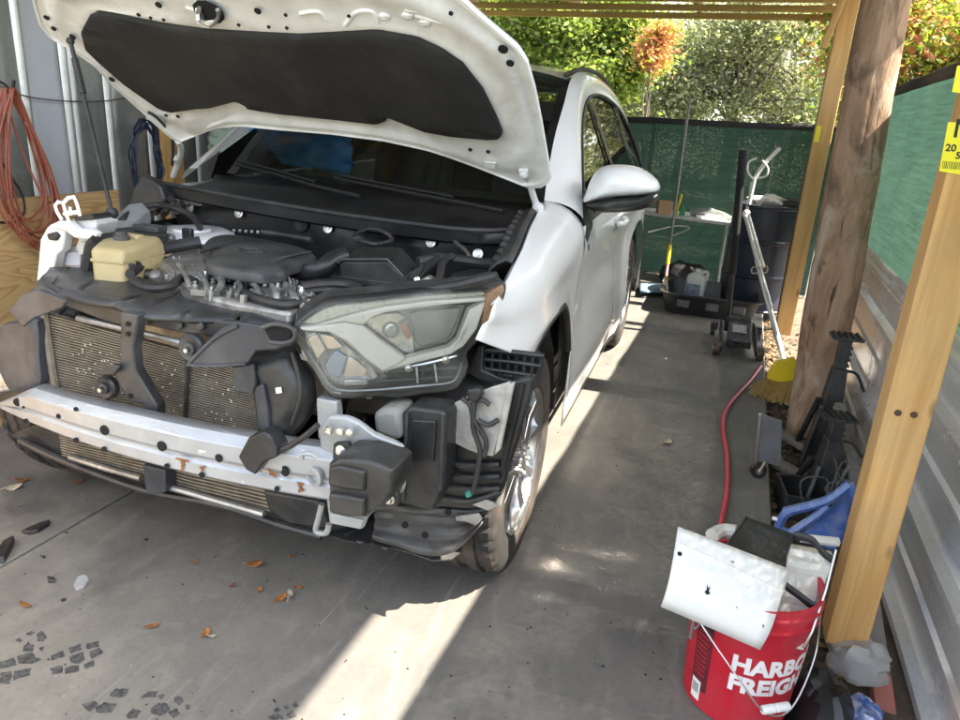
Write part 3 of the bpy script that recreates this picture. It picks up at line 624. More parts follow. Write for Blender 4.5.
# rear of fender between arch and door
panel('fender_rear', .468, .583, lambda u: .30, lambda u: max(.62, .0), MPT, 6, 8) if False else None
fd = panel('front_door', .596, 1.765, lambda u: .305, belt, MPT, 34, 22); rd = panel('rear_door', 1.772, 2.80, lambda u: .305 if u < 2.24 else max(.305, ARC[1]+math.sqrt(max(0, .468**2-(u-WB-.02)**2))), belt, MPT, 30, 22)
panel('rear_quarter', 2.807, 3.62, lambda u: max(.28, ARC[1]+math.sqrt(max(0, .468**2-(u-WB-.02)**2))) if u < WB+.02+.468 else .28, lambda u: belt(u)+.02, MPT, 26, 20)
panel('rocker', .464, 2.22, lambda u: .205+max(0, .95-u)*.19, lambda u: .30, MPT, 30, 6); panel('rocker_trim', .75, 2.22, lambda u: .17, lambda u: .206, MBP, 10, 2, d=.004)
# door shadow gap backing
panel('door_frame_inner', .50, 3.5, lambda u: .32 if u < 2.2 else .86, lambda u: belt(u)-.01, MBP, 20, 4, d=-.045)
# handles
for u in (1.55, 2.56):
    hb = MB(); c = [P_side(u+dx, .955+dz, .0) for dx, dz in ()]
    p = [P_side(u-.10, .952, .012), P_side(u-.07, .955, .036), P_side(u, .957, .042), P_side(u+.07, .957, .036), P_side(u+.10, .957, .012)]
    hb.tube(spline(p, 5), .013, 8); part('door_handle', hb, MPT, fd if u < 2 else rd)
# greenhouse
top = [(.66, 1.055), (.80, 1.14), (1.0, 1.255), (1.25, 1.385), (1.5, 1.475), (1.75, 1.525), (2.1, 1.548), (2.5, 1.535), (2.8, 1.49), (3.0, 1.41), (3.12, 1.30), (3.17, 1.15)]
rail = [(.585, .752, 1.118), (.72, .728, 1.215), (.92, .700, 1.345), (1.18, .672, 1.475), (1.42, .640, 1.572), (1.72, .610, 1.628), (2.1, .598, 1.652), (2.55, .598, 1.645), (2.95, .60, 1.605), (3.3, .61, 1.52), (3.5, .64, 1.36), (3.62, .69, 1.16)]
b = MB(); R1 = spline([P_side(u, z) for u, z in top], 4); R2 = spline([(v_, u_, z_) for u_, v_, z_ in rail], 4)
b.grid([[a.lerp(c, t)+V((.016*math.sin(PI*t), 0, .014*math.sin(PI*t))) for t in [k/6 for k in range(7)]] for a, c in zip(R1, R2)]); part('side_frame', b, MPT, smooth=60)
def dlo(name, u0, u1, d=-.012):
    def hi(u):
        for p, q in zip(top, top[1:]):
            if u <= q[0]: return p[1]+(q[1]-p[1])*(u-p[0])/(q[0]-p[0])
        return top[-1][1]
    return panel(name, u0, u1, lambda u: min(belt(u)+.012, hi(u)-.001), lambda u: hi(u)-.004, MGS, 22, 8, d)
dlo('front_window', .84, 1.73); dlo('rear_window', 1.79, 2.66); dlo('quarter_window', 2.69, 3.13)
b = MB()
b.grid([[P_side(u+du, z, .003) for z in [1.045+.475*j/8 for j in range(9)]] for u, du in ((1.725, 0), (1.80, 0))]); part('pillar_trim', b, MBP)
b = MB(); b.grid([[P_side(u, z, .0) for z in [1.06+.45*j/8 for j in range(9)]] for u in (2.655, 2.695)]); part('pillar_trim', b, MBP)
b = MB(); b.tube(spline([P_side(u, belt(u)+.008, .004) for u in [.66+.3*i for i in range(9)]], 3), .010, 6); part('belt_moulding', b, MBP)
b = MB(); b.tube(spline([P_side(u, z-.006, -.002) for u, z in top], 4), .010, 6); part('window_seal', b, MRUB)
# roof + windscreen
RV = lambda v: 1-(v/.62)**2
def wsb(v): return V((v, .755-.10*RV(v*.86), 1.088+.012*RV(v)))
def wst(v): return V((v*.87, 1.455-.05*RV(v), 1.578+.045*RV(v)))
vv = [-.70+1.40*i/24 for i in range(25)]
b = MB(); b.grid([[wsb(v).lerp(wst(v), t)+V((0, -.03*math.sin(PI*t), .03*math.sin(PI*t))) for v in vv] for t in [k/12 for k in range(13)]]); part('windscreen', b, MGW, smooth=60)
b = MB()
for s in (-1, 1):
    L = [wsb(.70*s).lerp(wst(.70*s), t)+V((.008*s, -.03*math.sin(PI*t)-.004, .03*math.sin(PI*t)+.004)) for t in [k/10 for k in range(11)]]
    b = MB(); b.grid([[p+V((-.028*s, 0, 0)), p+V((.012*s, .01, .004)), p+V((.040*s, .03, -.004))] for p in L]); part('windscreen_trim', b, MBP, smooth=60)
b = MB(); rows = []
for t in [k/24 for k in range(25)]:
    u = 1.455+t*1.85; zr = 1.578+.10*math.sin(min(1, t*1.15+.12)*PI*.60)-.09*t**3; hw = .612-.02*t
    rows.append([V((v*hw/.62, u-.05*RV(v)*(1-t), zr-.02+.055*RV(v)**.8+.0)) for v in [-.62+1.24*i/16 for i in range(17)]])
b.grid(rows); part('roof_panel', b, MPT, smooth=60)
b = MB(); b.tube(spline([V((.60, u, z)) for u, z in ((1.5, 1.60), (1.9, 1.655), (2.5, 1.667), (3.1, 1.60))], 6), .012, 6); part('roof_drip_seal', b, MBP)
# tail
b = MB(); b.grid([[V((v*(1-.32*t), 3.62-.25*t**2+.0, .28+1.25*t)) for v in (-.86, -.5, 0, .5, .86)] for t in [k/8 for k in range(9)]]); part('tailgate', b, MPT, smooth=60)
b = MB().box((0, 3.32, 1.60), (1.1, .30, .03)); part('roof_spoiler', b, MPT, bevel=.012)
tl = MB(); tl.prism([P_side(u, z, .006) for u, z in ((3.22, 1.04), (3.58, 1.02), (3.60, .90), (3.42, .92))], (-.05, 0, 0)); part('tail_lamp', tl, pm('red lamp', (.35, .02, .02), .15, coat=.8), bevel=.004)
# underbody, interior
part('underbody', MB().box((0, 1.9, .255), (1.50, 3.3, .09)).box((0, .55, .62), (1.40, .03, .75)), MBP)
part('cabin_floor', MB().box((0, 2.0, .34), (1.5, 2.9, .04)), MBP)
b = MB(); b.loops([[V((s*.70, .76, .70)), V((s*.70, .76, 1.06)), V((s*.70, 1.0, 1.09)), V((s*.70, 1.16, 1.02)), V((s*.70, 1.16, .70))] for s in (-1, 1)]); part('dashboard', b, MBP, bevel=.03)
for v in (-.37, .37):
    q = MB(); q.box((v, 1.72, .62), (.5, .52, .16)).box((v, 2.0, .92), (.48, .14, .62), rotm(-.22)); part('front_seat', q, pm('seat cloth', (.035, .035, .037), .9), bevel=.05, seg=3)
    q = MB(); q.box((v, 2.10, 1.30), (.27, .10, .19), rotm(-.15)); part('headrest', q, pm('seat cloth', (.035, .035, .037), .9), bevel=.04, seg=3)
b = MB().box((0, 2.75, .60), (1.3, .5, .18)).box((0, 3.02, .98), (1.3, .14, .6), rotm(-.2)); part('rear_seat', b, pm('seat cloth', (.035, .035, .037), .9), bevel=.05)
b = MB(); b.tube([V((.37+.185*math.cos(a), 1.24-.06*math.sin(a), 1.06+.175*math.sin(a))) for a in [2*PI*k/24 for k in range(24)]], .014, 8, True); part('steering_wheel', b, MRUB)
# ---- wheels
def wheel(cx, cy, steer=0.):
    R = Mx.Rotation(PI/2, 3, 'Y')          # lathe axis -> car x
    wr = empty('wheel', (cx, cy, .362)); wr.parent = car
    t = MB(); prof = [(.232, -.095), (.25, -.108), (.30, -.113), (.335, -.106)]
    th = [(-.100, .347), (-.093, .355), (-.068, .360), (-.064, .352), (-.052, .352), (-.048, .362), (-.018, .363), (-.014, .354), (-.002, .354), (.002, .354), (.014, .354), (.018, .363), (.048, .362), (.052, .352), (.064, .352), (.068, .360), (.093, .355), (.100, .347)]
    prof = [(r, h, 0) for r, h in prof]+[(r, h, 1 if abs(h) > .066 else (2 if r > .36 else 0)) for h, r in th]+[(r, -h, 0) for r, h in reversed(prof)]
    n = 168; L = []
    for r, h, k in prof:
        q = []
        for i in range(n):
            a = 2*PI*i/n; rr = r
            if k == 1 and i % 4 == 0: rr -= .0075
            if k == 2 and i % 4 == (0 if h > 0 else 2): rr -= .005
            if k == 0 and .29 < r < .34 and i % 2: rr += .0006
            q.append(V((h, rr*math.cos(a), rr*math.sin(a))))
        L.append(q)
    t.loops(L, cap=False); to = part('tyre', t, MTYRE, wr, smooth=28)
    t = MB(); t.lathe([(.233, -.10), (.238, -.104), (.22, -.09), (.212, -.05), (.212, .05), (.222, .088), (.228, .100), (.236, .106), (.238, .100), (.233, .096)], (0, 0, 0), R, 60, False); part('rim_barrel', t, MRIM, wr, smooth=50)
    t = MB(); t.lathe([(.0, .02), (.17, .02), (.172, -.005), (0, -.005)], (0, 0, 0), R, 40); part('brake_disc', t, MDISC, wr)
    t = MB(); t.prism([V((.0, .17*math.cos(a), .17*math.sin(a))) for a in [1.0+.12*k for k in range(9)]]+[V((0, .09*math.cos(a), .09*math.sin(a))) for a in [1.96-.12*k for k in range(9)]], (.055, 0, 0)); part('brake_caliper', t, MALU, wr, bevel=.006)
    t = MB(); t.lathe([(.07, .03), (.072, .082), (.06, .092), (.034, .094), (.032, .101), (.0, .103)], (0, 0, 0), R, 30); part('hub', t, MRIM, wr, smooth=40)
    sp = None
    for k in range(5):
        a0 = 2*PI*k/5+.35
        if sp is None:
            t = MB(); u_ = MB()
            for s in (-1, 1):
                def Q(r, off, x): return V((x, r, off))
                t.add([Q(.055, s*.008, .094), Q(.055, s*.040, .090), Q(.15, s*.056, .082), Q(.224, s*.088, .094), Q(.228, s*.050, .096), Q(.15, s*.026, .086),
                       Q(.055, s*.008, .06), Q(.055, s*.040, .055), Q(.15, s*.056, .045), Q(.224, s*.088, .05), Q(.228, s*.050, .05), Q(.15, s*.026, .045)],
                      [(0, 1, 2, 5), (5, 2, 3, 4), (0, 6, 7, 1), (1, 7, 8, 2), (2, 8, 9, 3), (3, 9, 10, 4), (4, 10, 11, 5), (5, 11, 6, 0)])
            u_.add([Q(.06, -.012, .07), Q(.06, .012, .07), Q(.15, .03, .065), Q(.222, .055, .07), Q(.222, -.055, .07), Q(.15, -.03, .065)], [(0, 1, 2, 5), (5, 2, 3, 4)])
            sp = part('spoke', t, MRIM, wr, bevel=.003); sk = part('spoke_pocket', u_, MRIMB, wr)
            sp.rotation_euler = (a0, 0, 0); sk.rotation_euler = (a0, 0, 0)
        else:
            for z in (sp, sk): c = clone(z, parent=wr); c.rotation_euler = (a0, 0, 0)
    nut = None
    for k in range(5):
        a = 2*PI*k/5+.98
        if nut is None: nut = part('lug_nut', MB().lathe([(.010, 0), (.010, .018), (.006, .022)], (0, 0, 0), R, 6), MSTL, wr); o = nut
        else: o = clone(nut, parent=wr)
        o.location = (.088, .046*math.cos(a), .046*math.sin(a))
    return wr
w1 = wheel(.787, 0.); w2 = clone_tree(w1, car); w2.location = (.787, WB, .362)
for y in (0, WB):
    w3 = clone_tree(w1, car); w3.location = (-.787, y, .362); w3.rotation_euler = (0, 0, PI)
def liner(cy, s=1):
    b = MB(); rows = []
    for i in range(25):
        a = math.radians(2+(146 if cy == 0 and s == 1 else 176)*i/24); rr = .425+.004*(i % 3 == 0); rows.append([V((s*x, cy+rr*math.cos(a), .365+rr*math.sin(a)*1.02)) for x in (.45, .6, .75, .885)])
    b.grid(rows); b.grid([[V((s*.45, cy+r*math.cos(a), .365+r*math.sin(a)*1.02)) for r in (.18, .425)] for a in [math.radians(2+176*i/24) for i in range(25)]])
    part('wheel_liner', b, MBP, solid=.003)
liner(0); liner(WB+.02); liner(WB+.02, -1)
# right side of the body (far side): mirrored door and glass panels so the shell is closed
for nm in ('front_door', 'rear_door', 'rear_quarter', 'rocker', 'side_frame', 'front_window', 'rear_window', 'quarter_window'):
    c = clone(bpy.data.objects[nm], parent=car); c.scale = (-1, 1, 1)
# ---- mirror
mir = empty('door_mirror', (1.0, .72, 1.17)); mir.parent = car; mo = V(mir.location)
def mpil(name, px, m, prof, **k):
    P = spline([cu(x, y, .72)-mo for x, y in px], 3, True); c = sum(P, V((0, 0, 0)))/len(P); b = MB()
    b.loops([[c+(p-c)*s+V((0, d, 0)) for p in P] for d, s in prof]); part(name, b, m, mir, smooth=60, **k)
mpil('mirror_cap', [(583, 203), (586, 190), (592, 176), (601, 167), (620, 165), (640, 169), (655, 180), (659, 189), (652, 194), (630, 196), (605, 198)], MPT, [(-.085, .35), (-.075, .62), (-.05, .84), (-.02, .95), (.02, 1.), (.06, 1.), (.10, .97)])
mpil('mirror_base', [(584, 204), (605, 199), (630, 197), (653, 195), (659, 191), (657, 200), (648, 208), (625, 212), (596, 212)], MBP, [(-.075, .5), (-.05, .8), (-.01, .97), (.03, 1.), (.09, .95)])
b = MB(); b.tube(spline([cu(622, 203, .655)-mo, cu(640, 202, .66)-mo, cu(657, 195, .70)-mo], 4), [.006]*8+[.004], 6); part('mirror_strip', b, MPD, mir)
b = MB(); b.prism([V((-.01, 0, -.012)), V((-.01, .10, -.012)), V((-.13, .14, -.02)), V((-.13, -.02, -.02))], (0, 0, -.035)); part('mirror_arm', b, MBP, mir, bevel=.008)
b = MB(); b.prism([P_side(.665, 1.045, .006), P_side(.86, 1.052, .006), P_side(.86, 1.165, .006), P_side(.80, 1.135, .006), P_side(.69, 1.07, .006)], (-.02, 0, 0)); part('mirror_sail', b, MBP, bevel=.004)
b = MB(); b.prism([P_side(.60, 1.0, .004), P_side(.70, .93, .004), P_side(.80, 1.03, .004), P_side(.72, 1.06, .004)], (-.01, 0, 0)); part('mirror_sail', b, MBP, bevel=.004)
# ================================================================== HOOD (raised, underside seen)
TH = math.radians(38); HU, HZ = .5, 1.12
HN = V((0, math.sin(TH), math.cos(TH)))            # normal of the hood plane, away from the engine
def hd(x, y): return cpl(x, y, HN, (0, HU, HZ))
def hs(s, v, d=0): return V((v, HU-s*math.cos(TH), HZ+s*math.sin(TH)))+HN*d
out = [hd(*p) for p in [(176, 142), (165, 133), (140, 110), (110, 83), (95, 66), (72, 50), (50, 38), (40, 25), (33, 2)]]
out += [hs(.93, -.64), hs(.985, -.52), hs(1.02, -.3), hs(1.035, 0), hs(1.02, .3), hs(.985, .5), hs(.94, .61)]
out += [hd(*p) for p in [(464, 1), (478, 14), (500, 33), (518, 48), (527, 62), (535, 90), (541, 120), (548, 160), (551, 178), (545, 187), (528, 188), (500, 178), (470, 164), (430, 151), (385, 141), (330, 134), (270, 129), (240, 126), (215, 128), (197, 135), (186, 143)]]
lin = [hd(*p) for p in [(80, 30), (88, 14), (98, 9), (130, 16), (165, 22), (200, 26), (300, 31), (380, 28), (420, 36), (445, 48), (465, 62), (485, 88), (498, 115), (505, 133), (500, 138), (460, 136), (432, 132), (420, 124), (412, 118), (398, 117), (390, 121), (380, 123), (340, 118), (280, 112), (245, 107), (233, 101), (222, 100), (215, 106), (190, 107), (170, 110), (160, 107), (150, 100), (125, 82), (100, 60), (85, 46)]]
hc = hd(300, 72); e1 = V((1, 0, 0)); e2 = V((0, -math.cos(TH), math.sin(TH)))
def radial(poly, n=160):
    Q = [((p-hc).dot(e1), (p-hc).dot(e2)) for p in poly]; res = []
    for k in range(n):
        a = 2*PI*k/n; dx, dy = math.cos(a), math.sin(a)*.45; best = 0
        for i in range(len(Q)):
            (x0, y0), (x1, y1) = Q[i], Q[(i+1) % len(Q)]; ex, ey = x1-x0, y1-y0; den = dx*ey-dy*ex
            if abs(den) < 1e-9: continue
            t = (x0*ey-y0*ex)/den; u = (x0*dy-y0*dx)/den
            if 0 <= u <= 1 and t > best: best = t
        res.append((best*dx, best*dy))
    return res
RO = radial(out); RL = radial(lin)
def hloop(f, d, sc=1.):
    return [hc+e1*((o[0]+(l[0]-o[0])*f)*sc)+e2*((o[1]+(l[1]-o[1])*f)*sc)+HN*d for o, l in zip(RO, RL)]
b = MB(); b.loops([hloop(0, .012), hloop(-.006, .004), hloop(0, -.003), hloop(.045, -.004), hloop(.06, .004), hloop(.20, .005), hloop(.25, -.004), hloop(.45, -.006), hloop(.54, .001), hloop(.9, .002), hloop(.96, .0), hloop(1.02, .002), hloop(1.0, .004, .5), hloop(1., .004, .02)], cap=True)
hood = part('hood', b, MHOODU, smooth=50)
b = MB(); b.loops([hloop(0, .0125), hloop(.03, .020), hloop(.3, .034), hloop(1, .052), hloop(1, .066, .6), hloop(1, .07, .02)], cap=True); part('hood_skin', b, MPT, hood, smooth=60)
b = MB(); lp = [hloop(1.04, .001), hloop(1.045, -.010), hloop(1.07, -.015)]
for sc in (.8, .55, .3, .03):
    lp.append([p+HN*(.006*mnoise.noise(p*5)-.001) for p in hloop(1.07, -.014, sc)])
b.loops(lp); part('hood_liner', b, MFELT, hood, smooth=60)
MHOL = MHOLE
def hole(x, y, r, d=-.013, rx=1.):
    c = hd(x, y); q = MB(); q.add([c+HN*d+e1*(r*rx*math.cos(a))+e2*(r*math.sin(a)) for a in [2*PI*k/10 for k in range(10)]]+[c+HN*(d+.004)+e1*(r*rx*math.cos(a))+e2*(r*math.sin(a)) for a in [2*PI*k/10 for k in range(10)]], [tuple(range(10))]+[(k, (k+1) % 10, 10+(k+1) % 10, 10+k) for k in range(10)]); part('hole', q, MHOL, hood, smooth=0)
for x, y, r in ((48, 15, .009), (55, 26, .008), (113, 77, .010), (504, 46, .014), (511, 60, .011), (452, 10, .006), (471, 147, .007), (489, 149, .007), (167, 113, .006), (179, 114, .007), (140, 12, .006), (152, 15, .005), (165, 17, .005), (160, 2, .010), (240, 22, .005), (259, 8, .010), (270, 24, .005), (288, 25, .005), (350, 13, .005), (74, 34, .010), (287, 12, .005)): hole(x, y, r)
# latch striker in its opening
hole(210, 9, .040, -.0125, 1.15)
b = MB(); k_ = [hd(x, y)-HN*.02 for x, y in ((202, 2), (200, 12), (208, 18), (214, 19), (221, 12), (220, 4))]; b.tube(spline(k_, 4), .006, 8); b.box(hd(201, 8)-HN*.012, (.012, .02, .05)); part('striker', b, MSTL, hood)
b = MB(); b.prism([hd(x, y)-HN*.016 for x, y in ((199, 17), (222, 14), (218, 18), (212, 23), (206, 22))], -HN*.006); part('striker_plate', b, MHOODU, hood, bevel=.002)
for l in ([(186, 8), (197, 12), (203, 22)], [(300, 14), (318, 12), (326, 20)], [(345, 26), (356, 13), (372, 12), (378, 22)], [(415, 16), (445, 24)], [(405, 10), (418, 12)]):
    b = MB(); b.tube(spline([hd(x, y)+HN*.003 for x, y in l], 4), .007, 8); part('pressed_rib', b, MHOODU, hood)
for x, y in ((385, 18), (408, 17), (425, 24)):
    b = MB(); b.ball(hd(x, y)+HN*.008, (.02, .02, .014), 5); part('pressed_boss', b, MHOODU, hood)
b = MB(); b.prism([hd(x, y)-HN*.013 for x, y in ((486, 158), (497, 159), (496, 165), (485, 164))], -HN*.003); part('sticker', b, MSTK, hood, bevel=.001)
# hinges
b = MB(); b.tube(spline([hd(524, 168)-HN*.01, cu(528, 178, .42), cu(533, 195, .47), cu(538, 209, .50)], 4), [.016]*5+[.012]*6+[.020, .020], 8); b.ball(hd(525, 170)-HN*.018, .016, 5); b.ball(cu(538, 208, .48), .022, 5); part('hood_hinge', b, MPD, smooth=60)
b = MB(); b.tube(spline([hd(178, 141), cu(181, 150, .42), cu(178, 163, .48), cu(173, 176, .52)], 4), [.012]*13, 8); b.ball(cu(176, 158, .45), .016, 5); part('hood_hinge', b, MPD, smooth=60)
b = MB(); b.tube(spline([hd(150, 109)-HN*.015, hd(160, 114)-HN*.02, cu(171, 135, .38), cu(173, 150, .42), cu(172, 165, .45)], 5), .006, 6); part('washer_hose', b, MRUB)
# prop rod
a_ = hd(73, 36)-HN*.02; z_ = cu(112, 213, -.15)
b = MB(); b.tube([a_, a_.lerp(z_, .3), z_], .0065, 8); b.tube([a_.lerp(z_, .10), a_.lerp(z_, .30)], .0105, 8); b.ball(a_, .013, 5); b.ball(z_, .020, 5); part('prop_rod', b, MRUB)
# ================================================================== COWL, FIREWALL, WIPERS
rim = [(-.80, .36, 1.075), (-.6, .35, 1.062), (-.3, .325, 1.046), (0, .315, 1.032), (.3, .325, 1.022), (.55, .345, 1.018), (.69, .38, 1.03), (.755, .45, 1.055)]
RM = spline(rim, 4); b = MB(); rows = []
for p in RM:
    v = max(-.7, min(.7, p.x)); bs = wsb(v); rows.append([p+V((0, .004, -.050)), p+V((0, -.006, -.042)), p+V((0, -.010, -.008)), p+V((0, -.002, .004)), p+V((0, .018, .004)), p+V((0, .034, -.012)), V((p.x, p.y, p.z)).lerp(bs, .45)+V((0, .02, -.035)), V((p.x, p.y, p.z)).lerp(bs, .75)+V((0, 0, -.02)), bs+V((p.x-v, .012, -.006))])
b.grid(rows); part('cowl_panel', b, MBK, smooth=40, solid=.003)
b = MB(); b.tube([p+V((0, -.010, .002)) for p in RM], .010, 6); part('cowl_seal', b, MRUB)
for i in range(12):
    t = .12+.07*i; p = RM[int(t*(len(RM)-1))]
b = MB(); b.grid([[V((v, .415+.02*math.sin(v*7), .985)), V((v, .40, .93)), V((v, .43, .80)), V((v, .44, .55))] for v in [-.72+1.44*i/20 for i in range(21)]]); part('firewall', b, MBK)
for x, y in ((190, 208), (239, 213), (328, 228), (431, 242), (478, 254)):
    p = cu(x, y, .392); q = MB(); q.lathe([(.019, 0), (.019, .003), (.010, .004), (.010, .009), (0, .010)], p, aim((0, -1, .25)), 12); o = part('firewall_nut', q, MSTL)
b = MB(); b.lathe([(.032, 0), (.030, .008), (.024, .004), (0, .004)], cu(302, 224, .395), aim((0, -1, .2)), 16); part('grommet', b, MRUB)
b = MB(); b.tube(spline([cu(262, 232, .34), cu(290, 236, .34), cu(312, 240, .33)], 3), .012, 8); b.tube(spline([cu(150, 222, .36), cu(215, 234, .34), cu(262, 242, .32)], 4), .009, 8); part('brake_pipe', b, MRUB)
for i in range(7):
    q = MB(); q.box(cu(234+i*6, 230.5+.4*i, .36), (.012, .008, .012)); part('clip', q, MSTL, bevel=.002)
wm = pm('wiper black', (.012, .012, .013), .45)
def wiper(pts, name='wiper'):
    P = spline(pts, 5); q = MB(); q.tube(P, [.010-.004*i/(len(P)-1) for i in range(len(P))], 6); o = part(name, q, wm); bl = MB(); bl.tube([p+V((0, .012, .014)) for p in P[len(P)//3:]], .0065, 6); part('wiper_blade', bl, wm, o)
wiper([V((.02, .56, 1.07)), V((-.20, .585, 1.092)), V((-.42, .64, 1.118)), V((-.64, .70, 1.135))]); wiper([V((.60, .58, 1.065)), V((.40, .575, 1.085)), V((.15, .585, 1.105)), V((-.12, .615, 1.125))])
# left cowl corner trim + apron strip along the fender
b = MB(); L = []
for i in range(9):
    t = i/8; u = -.12+.60*t; v, z = ftop(u); L.append([V((v-.012, u, z-.004)), V((v-.03, u, z+.002)), V((v-.055, u, z-.012)), V((v-.075, u, z-.03)), V((v-.085, u, z-.07))])
b.grid(L); part('apron_seal', b, MRUB, solid=.006)
for i in range(9):
    t = i/8; u = -.08+.54*t; v, z = ftop(u); q = MB(); q.box((v-.062, u, z-.012), (.026, .030, .014), rotm(.05, .5, .1)); part('apron_clip', q, MBP, bevel=.003)
b = MB(); b.grid([[V((.735, -.10+.60*i/10, z)) for z in (.45, .70, .95)] for i in range(11)]); part('apron', b, MBP); b = MB(); b.grid([[V((-.735, .15+.35*i/10, z)) for z in (.45, .70, .93)] for i in range(11)]); part('apron', b, MBP)
part('bay_floor', MB().box((0, .08, .34), (1.44, .80, .04)), MBK)
# ================================================================== FRONT END
# crash beam
def beam_u(v): return -.669+.20*v*v
sec = [(.06, .618), (.022, .617), (.004, .603), (.001, .600), (.0, .598), (.0, .560), (.001, .557), (.010, .549), (.011, .546), (.011, .540), (.006, .534), (.004, .532), (.003, .506), (.008, .500), (.05, .499)]
vs_ = [-.545+1.105*i/40 for i in range(41)]
def beam_pt(v, d, z):
    k = max(0, min(1, (v+.545)/.155)); zt = .603-.022*max(0, v); zb = .482-.05*v
    t = (z-.499)/(.618-.499); zz = zb+(zt-zb)*t; zc = zb+.014+(zz-zb-.014)*k if zz > zb+.014 else zz
    return V((v, beam_u(v)+d, zc))
b = MB(); b.grid([[beam_pt(v, d, z) for d, z in sec] for v in vs_]); beam = part('crash_beam', b, MBEAM, solid=.004, smooth=14)
def onbeam(x, y):
    u = -.62
    for _ in range(12): p = cu(x, y, u); u = beam_u(p.x)
    return cu(x, y, u-.002)
for x, y, r in ((18, 402, .012), (26, 421, .007), (59, 416, .007), (76, 440, .007), (105, 430, .014), (104, 449, .007), (162, 446, .014), (167, 466, .007), (219, 458, .011), (202, 475, .008), (285, 471, .014), (277, 489, .007), (76, 409, .006), (24, 407, .004)):
    p = onbeam(x, y); q = MB(); q.lathe([(r, -.0015), (r, .003)], p, aim((-.68*p.x, -1, 0)), 14); part('hole', q, MHOLE, beam, smooth=0)
p = onbeam(315, 476); q = MB(); q.lathe([(.026, -.004), (.026, .006), (.016, .008), (.015, -.002), (0, -.002)], p, aim((-.3, -1, 0)), 20); part('tow_ring', q, MPLT, beam)
for l in ([(176, 457), (190, 460), (189, 462), (184, 462), (184, 470), (181, 472), (180, 461), (176, 459)], [(296, 482), (304, 483), (301, 488), (305, 491), (298, 493), (299, 487)], [(259, 470), (263, 471), (262, 474)], [(199, 467), (205, 466), (202, 472)], [(268, 468), (277, 474), (276, 478), (270, 475)]):
    P = rough_poly([onbeam(x, y) for x, y in l]); q = MB(); q.add(P, [tuple(range(len(P)))]); part('rust_mark', q, MRUST, beam, smooth=0)
# radiator pack
MCORE = pm('condenser fins', (.25, .21, .16), .6, .35, var=.25, scale=10, dirt=(.42, .37, .29), damt=.6, dscale=26, bump=.6, bscale=420)
def core(name, px, u, pitch=.0085):
    P = [cu(x, y, u) for x, y in px]; b = MB(); h = (P[0]-P[3]).length; n = int(h/pitch); rows = []
    for i in range(n+1):
        t = i/n
        for dd, o in ((0, 0), (.32, 0), (.36, .010), (.96, .010)):
            tt = min(1, t+dd/n); a = P[3].lerp(P[0], tt); c = P[2].lerp(P[1], tt); rows.append([a.lerp(c, k/24)+V((0, o+.003*mnoise.noise(V((k*.6, i*.4, 1))), 0)) for k in range(25)])
    b.grid(rows); return part(name, b, MCORE, smooth=20)
rad = core('radiator_core', [(44, 312), (262, 372), (268, 474), (62, 436)], -.49)
core('radiator_core', [(58, 430), (268, 470), (272, 512), (62, 458)], -.455)
fl = MB()
for _ in range(90):
    t = rnd(.1, .95); s = rnd(.12, .9); a = cu(44, 312, -.492).lerp(cu(262, 372, -.492), s); c = cu(62, 436, -.492).lerp(cu(268, 474, -.492), s); p = a.lerp(c, t*.6+.08); fl.box(p, (rnd(.003, .007), .001, rnd(.003, .006)), rotm(0, rnd(0, 3), 0))
tag(part('bug_splat', fl, pm('pale splat', (.5, .46, .38), .9)), kind='stuff')
def bar(name, pts, u, r, m, parent=None, n=8, k=4, **kw):
    b = MB(); b.tube(spline([cu(x, y, u) for x, y in pts], k), r, n); return part(name, b, m, parent, **kw)
bar('condenser_tube', [(78, 318), (130, 330), (184, 343)], -.51, .0095, MALU); bar('condenser_tube', [(70, 457), (105, 468), (141, 478)], -.47, .010, MALU); bar('condenser_tube', [(166, 486), (215, 500), (264, 514)], -.47, .010, MALU)
bar('tank_edge', [(44, 312), (52, 365), (60, 412)], -.495, .012, MCORE); bar('divider', [(187, 360), (186, 400), (184, 436)], -.50, .006, MRUB); bar('divider', [(106, 392), (109, 408), (113, 422)], -.505, .005, MRUB)
bar('lower_lip', [(20, 440), (62, 460), (145, 490), (222, 505), (275, 523), (322, 536)], -.46, .012, MBP)
plate('lower_mount', [(142, 465), (165, 470), (166, 492), (158, 495), (146, 493)], -.50, .05, MBB); plate('lower_mount', [(20, 430), (40, 424), (62, 436), (62, 458), (40, 452), (10, 436)], -.44, .06, MBP)
plate('lower_duct', [(262, 490), (318, 500), (330, 530), (290, 526), (268, 512)], -.46, .08, MBP, bevel=.01)
# upper cover: crumpled moulded shelf with lip
def sur(pxs, z, wob, name, m, th=.012, n=14, mz=5):
    A, B = pxs; PA = spline([cz(x, y, z) for x, y in A], 5); PB = spline([cz(x, y, z) for x, y in B], 5)
    pa = [PA[int(i*(len(PA)-1)/(n*3))] for i in range(n*3+1)]; pb = [PB[int(i*(len(PB)-1)/(n*3))] for i in range(n*3+1)]; b = MB()
    b.grid([[a.lerp(c, j/mz)+V((0, 0, wob*(mnoise.noise(a.lerp(c, j/mz)*6)+.5*mnoise.noise(a.lerp(c, j/mz)*15)-.3*(j in (0,))))) for j in range(mz+1)] for a, c in zip(pa, pb)])
    return part(name, b, m, solid=th, smooth=40)
uc = sur([[(38, 284), (50, 291), (75, 298), (115, 308), (135, 314), (180, 317), (240, 322), (292, 331)], [(50, 268), (68, 267), (105, 272), (160, 287), (185, 292), (212, 296), (245, 297), (300, 308)]], .855, .010, 'radiator_cover', MBG)
